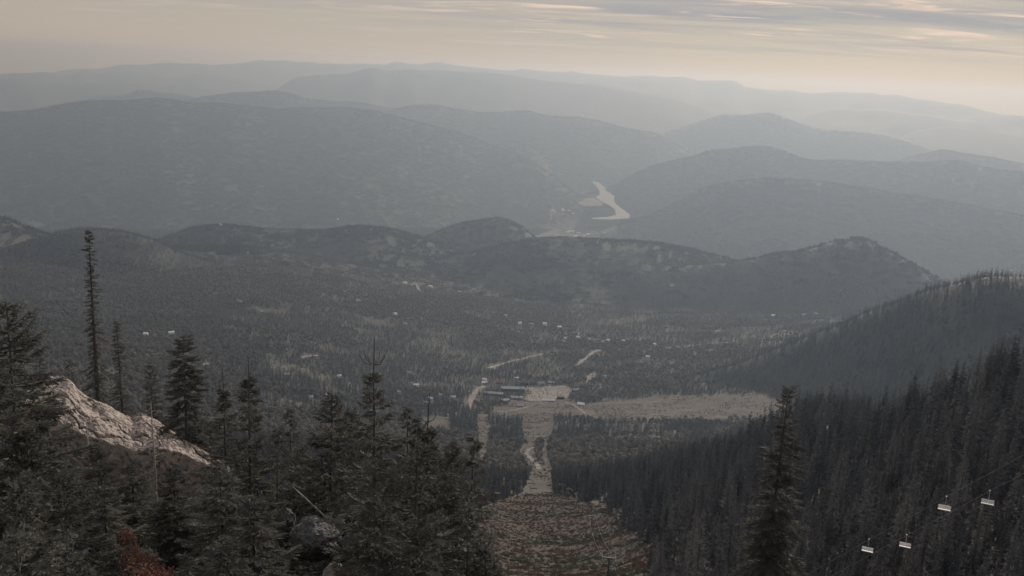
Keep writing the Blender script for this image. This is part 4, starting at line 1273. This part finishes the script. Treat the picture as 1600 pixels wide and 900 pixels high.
# outcrop: crest line and front lip, given where they show and how far off they are
cr = [(40,590,47),(62,588,46.5),(90,590,46),(104,592,45.5),(116,603,45.2),(124,614,45),(134,621,44.8),(160,632,44.5),(180,643,44),(202,653,43.8),(208,656,43.6),(222,648,43.2),(244,657,43),(260,668,42.6),(280,678,42.2),(300,690,41.5),(318,702,41),(345,722,40.5),(380,752,40)]
lp = [(40,640,42),(70,655,41),(90,664,40),(110,672,39.4),(140,684,38.8),(170,690,38.4),(200,698,38.2),(235,706,38),(262,707,37.9),(290,712,38),(318,722,38),(345,742,37.8),(380,775,37.5)]
NU, NV = 240, 150
us = np.linspace(40, 380, NU)
C = np.stack([unproj(u, np.interp(u, [c[0] for c in cr], [c[1] for c in cr]), np.interp(u, [c[0] for c in cr], [c[2] for c in cr])) for u in us])
Lp = np.stack([unproj(u, np.interp(u, [c[0] for c in lp], [c[1] for c in lp]), np.interp(u, [c[0] for c in lp], [c[2] for c in lp])) for u in us])
Vr = np.zeros((NV, NU, 3))
for j in range(NV):
    t = j/(NV-1)
    if t < .25:                       # back face
        q = t/.25
        B = C + (C-Lp)*0.9*np.array((1, 1, 0)); B[:, 2] = C[:, 2]-7
        P = B*(1-q)+C*q
        P[:, 2] = C[:, 2] - 7*(1-q)**1.6
    elif t < .72:                     # upper slab
        q = (t-.25)/.47
        P = C*(1-q)+Lp*q
        P[:, 2] += .35*np.sin(q*np.pi)
    else:                             # front cliff in its own shade
        q = (t-.72)/.28
        P = Lp.copy(); hd = (Lp-C)[:, :2]; hd /= np.linalg.norm(hd, axis=1)[:, None]
        P[:, :2] -= hd*(.75*q); P[:, 2] -= 4.2*q
    Vr[j] = P
su = np.linspace(0, 11, NU)[None, :]; sv = np.linspace(0, 11, NV)[:, None]
SU, SV = np.broadcast_to(su, (NV, NU)), np.broadcast_to(sv, (NV, NU))
n1 = fbm(SU*.9, SV*.9, 41, 6, .55)
st1 = SV*.62 + .10*SU + .5*fbm(SU*.5, SV*.5, 42, 3)          # bedding joints across the slab
joint = np.exp(-((np.abs((st1 % 1.0)-.5)-.5)/.035)**2)*np.clip(.5+fbm(SU*.7, SV*.7, 43, 3), 0, 1)
st2 = SU*.36 - .1*SV + .6*fbm(SU*.4+3, SV*.4, 44, 3)
joint2 = np.exp(-((np.abs((st2 % 1.0)-.5)-.5)/.025)**2)*np.clip(.3+fbm(SU*.6, SV*.6+5, 45, 3), 0, 1)
step = np.floor(st1)*.0
disp = .26*fbm(SU*.55, SV*.55, 41, 3, .5) + .10*n1 + .05*fbm(SU*5, SV*5, 46, 5, .6) - .34*joint - .30*joint2
disp = disp + .10*(np.floor(2.2*fbm(SU*.5+7, SV*.8, 48, 3))/2.2)
Vr[..., 2] += disp*.75
Vr[..., 1] -= disp*.45
Vr[..., 2] += CAMZ
ii = np.arange(NU*NV).reshape(NV, NU)
rq_ = np.stack([ii[:-1, :-1], ii[:-1, 1:], ii[1:, 1:], ii[1:, :-1]], -1).reshape(-1, 4)
o = link('rock_outcrop', mesh('rock_outcrop', Vr.reshape(-1, 3), rq_, False), M_rock)
tag(o, 'big pale sunlit granite slab sloping down behind the firs', 'rock')
def boulder(px, py, d, sx, sy, sz, seed, mt, lab, name='boulder', drop=.35, rz=0.0):
    import bmesh
    p = unproj(px, py, d)
    bm = bmesh.new(); bmesh.ops.create_icosphere(bm, subdivisions=5, radius=1)
    vv = np.array([v.co[:] for v in bm.verts]); ff = np.array([[v.index for v in f.verts] for f in bm.faces]); bm.free()
    rng = np.random.default_rng(seed)
    for k in range(9):                # knock flat facets off
        nrm = rng.normal(size=3); nrm /= np.linalg.norm(nrm); dd = rng.uniform(.62, .9)
        s = vv@nrm; over = np.maximum(s-dd, 0)
        vv -= over[:, None]*nrm*.85
    q = fbm(vv[:, 0]*2.2+seed, vv[:, 1]*2.2+vv[:, 2]*1.6, seed, 6, .55)
    vv *= (1+.10*q)[:, None]
    vv *= (sx, sy, sz)
    o = link(name, mesh(name, vv, ff, False), mt)
    o.location = (p[0], p[1], float(p[2])+CAMZ-sz*drop); o.rotation_euler = (0, 0, rz)
    return tag(o, lab, 'rock')
boulder(490, 836, 19.0, .62, .75, .52, 5, M_rock2, 'dark grey boulder showing between the foreground firs', rz=.4, drop=.35)
boulder(450, 802, 19.6, .16, .25, .4, 6, M_rock2, 'small grey rock on the left edge of the dark boulder', drop=.6)
boulder(522, 897, 16.0, .28, .3, .4, 7, M_rock, 'pale rock lowest among the foreground firs', drop=.5)
# leaning dead pole
p0, p1 = unproj(497, 797, 19.5), unproj(457, 760, 20.5)
b = MB(); b.tube([p0 + (0, 0, CAMZ) - (p1-p0)*.5, (p0+p1)/2+(0, 0, CAMZ), p1+(0, 0, CAMZ)], [.024, .018, .008], 6)
tag(b.build('dead_pole', M_snag, None, True), 'thin bleached dead pole leaning over the dark boulder', 'branch')
# fallen logs on the cleared lift line
for k, (a_, b_, d1, d2) in enumerate([((1478,895),(1512,878),96,98),((1510,880),(1536,872),99,101),((1530,868),(1562,858),103,106),((1560,884),(1600,872),96,99)]):
    q0, q1 = unproj(*a_, d1), unproj(*b_, d2)
    q0[2] = gz(q0[0], q0[1])+.25; q1[2] = gz(q1[0], q1[1])+.3
    b = MB(); b.tube([q0+(0, 0, CAMZ), (q0+q1)/2+(0, 0, CAMZ+.05), q1+(0, 0, CAMZ)], [.17, .14, .08], 8)
    tag(b.build('fallen_log', M_snag, None, True), 'bleached fallen log on the cleared ground under the chairlift', 'log', 'fallen logs under the chairlift')

# ------------------------------------------------------------------ shrubs and ground cover
def shrub_arr(seed, n, rad, h, ls):
    rng = np.random.default_rng(seed)
    u = rng.normal(size=(n, 3)); u /= np.linalg.norm(u, axis=1)[:, None]; u *= rng.uniform(.45, 1.0, (n, 1))
    c = u*(rad, rad, h*.55) + (0, 0, h*.5); c[:, 2] = np.abs(c[:, 2])
    a = rng.normal(size=(n, 3)); a /= np.linalg.norm(a, axis=1)[:, None]
    b = np.cross(a, rng.normal(size=(n, 3))); b /= np.linalg.norm(b, axis=1)[:, None]
    s = ls*rng.uniform(.6, 1.3, (n, 1))
    V = np.stack([c-a*s, c+b*s*.5, c+a*s, c-b*s*.5], 1).reshape(-1, 3)
    i = np.arange(n)*4
    return V, np.vstack([np.stack([i, i+1, i+2], 1), np.stack([i, i+2, i+3], 1)])
M_red = mat('red_huckleberry_leaves', (0.16, 0.066, 0.052), col2=(0.13, 0.09, 0.062), scale=1.5, rand=.3, trans=.35)
M_redd = mat('russet_shrub', (0.088, 0.052, 0.040), rand=.3, trans=.25)
M_olive = mat('olive_shrub', (0.066, 0.062, 0.044), rand=.3, trans=.25)
M_straw = mat('straw_grass', (0.13, 0.11, 0.08), rand=.3, trans=.3)
def stems(h, rad, seed):
    rng = np.random.default_rng(seed); b = MB()
    for k in range(9):
        a = rng.uniform(0, 6.28); l = rng.uniform(.4, .9)*rad
        b.tube([(0, 0, -.1), (math.cos(a)*l*.5, math.sin(a)*l*.5, h*.45), (math.cos(a)*l, math.sin(a)*l, h*.85)], [.012, .009, .004], 4)
    return b
for k, (px, py, d, rad, h) in enumerate([(196,826,18,.22,.45),(204,852,17,.28,.5),(222,862,16.5,.34,.55),(238,876,16,.34,.55),(214,880,15.5,.34,.55),(250,890,15.5,.3,.5)]):
    p = unproj(px, py, d); g = gz(p[0], p[1])
    o = empty('huckleberry_shrub', (p[0], p[1], g+CAMZ-.05)); tag(o, 'low red leaved shrub growing below the shaded side of the rock', 'shrub', 'red shrubs below the rock')
    hh = max(h, float(p[2])-g)
    V_, F_ = shrub_arr(700+k, 420, rad, h, .035); V_[:, 2] += hh-h
    link('leaves', mesh('leaves', V_, F_), M_red, o)
    stems(hh, rad, 40+k).build('stems', M_bark, o)
dS = [design('design_s0', *shrub_arr(800, 60, .8, .5, .14), M_redd), design('design_s1', *shrub_arr(801, 60, .8, .55, .14), M_olive),
      design('design_s2', *shrub_arr(802, 50, .7, .45, .16), M_straw), design('design_s3', *shrub_arr(803, 70, .8, .7, .16), M_olive)]
x, y, r_, a_ = polar_points(70, 760, 2.0, 61, 34)
z = H(x, y); lx, ly = projpx(x, y, z)
near_lift = (lx > 1250) & (r_ < 260)
k_ = inpoly(x, y, P_run) | near_lift | ((lx > 690) & (lx < 1010) & (r_ < 330) & (ly > 770))
k_ &= RNG.random(len(x)) < np.clip(.7+.5*fbm(x/9, y/9, 62, 3), .25, 1)
x, y, z = x[k_], y[k_], z[k_]
mixn = fbm(x/35, y/35, 63, 3) + RNG.normal(0, .35, len(x))
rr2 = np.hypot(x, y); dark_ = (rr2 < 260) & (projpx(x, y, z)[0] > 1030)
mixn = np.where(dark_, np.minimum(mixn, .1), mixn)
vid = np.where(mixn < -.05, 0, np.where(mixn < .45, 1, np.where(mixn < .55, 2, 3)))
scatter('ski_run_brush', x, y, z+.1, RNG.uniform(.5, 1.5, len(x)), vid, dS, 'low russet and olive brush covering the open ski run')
dG = [design('design_g0', *shrub_arr(810, 60, .45, .45, .09), M_olive), design('design_g1', *shrub_arr(811, 60, .4, .35, .09), M_redd), design('design_g2', *shrub_arr(812, 60, .4, .3, .10), M_olive)]
x, y, r_, a_ = polar_points(7, 90, .9, 64, 36)
z = H(x, y)
scatter('undergrowth', x, y, z-.02, RNG.uniform(.5, 1.4, len(x)), RNG.choice([0, 0, 0, 1, 2], len(x)), dG, 'low dark undergrowth on the slope below the firs')
# rough meadow texture: bushes and small trees on the clearings far below
x, y, r_, a_ = polar_points(900, 2700, 40, 65, 30)
k_ = inpoly(x, y, P_run2) | inpoly(x, y, P_mead) | inpoly(x, y, P_clr) | inpoly(x, y, P_serv)
k_ &= ~inpoly(x, y, P_lot) & (fbm(x/60, y/40, 66, 3) > .0)
x, y = x[k_], y[k_]; z = H(x, y)
dM = [design('design_m0', *shrub_arr(820, 40, 1.6, .7, .5), M_straw), design('design_m1', *shrub_arr(821, 40, 1.6, .7, .5), M_straw), design('design_m2', *shrub_arr(822, 40, 1.5, .8, .5), M_redd)]
scatter('meadow_brush', x, y, z+.3, RNG.uniform(.6, 1.5, len(x)), RNG.integers(0, 3, len(x)), dM, 'scattered dry brush on the pale meadow below the forest')

# lone young conifers breaking up the meadow
x, y, r_, a_ = polar_points(750, 2700, 260, 67, 30)
k_ = (inpoly(x, y, P_mead) | inpoly(x, y, P_serv) | inpoly(x, y, P_clr) | inpoly(x, y, P_run2)) & ~inpoly(x, y, P_lot) & (fbm(x/90, y/50, 68, 3) > -.15)
x, y = x[k_], y[k_]; z = H(x, y)
dN = [design('design_n%d' % k, *both(conifer(230+k, 17, 2.9, 'C', whorl=2.1, nb=5, droop=.5, profile=.8, gaps=.05)), M_needD) for k in range(2)]
scatter('meadow_saplings', x, y, z, RNG.uniform(.15, .5, len(x)), RNG.integers(0, 2, len(x)), dN, 'young conifers scattered over the dry meadow')
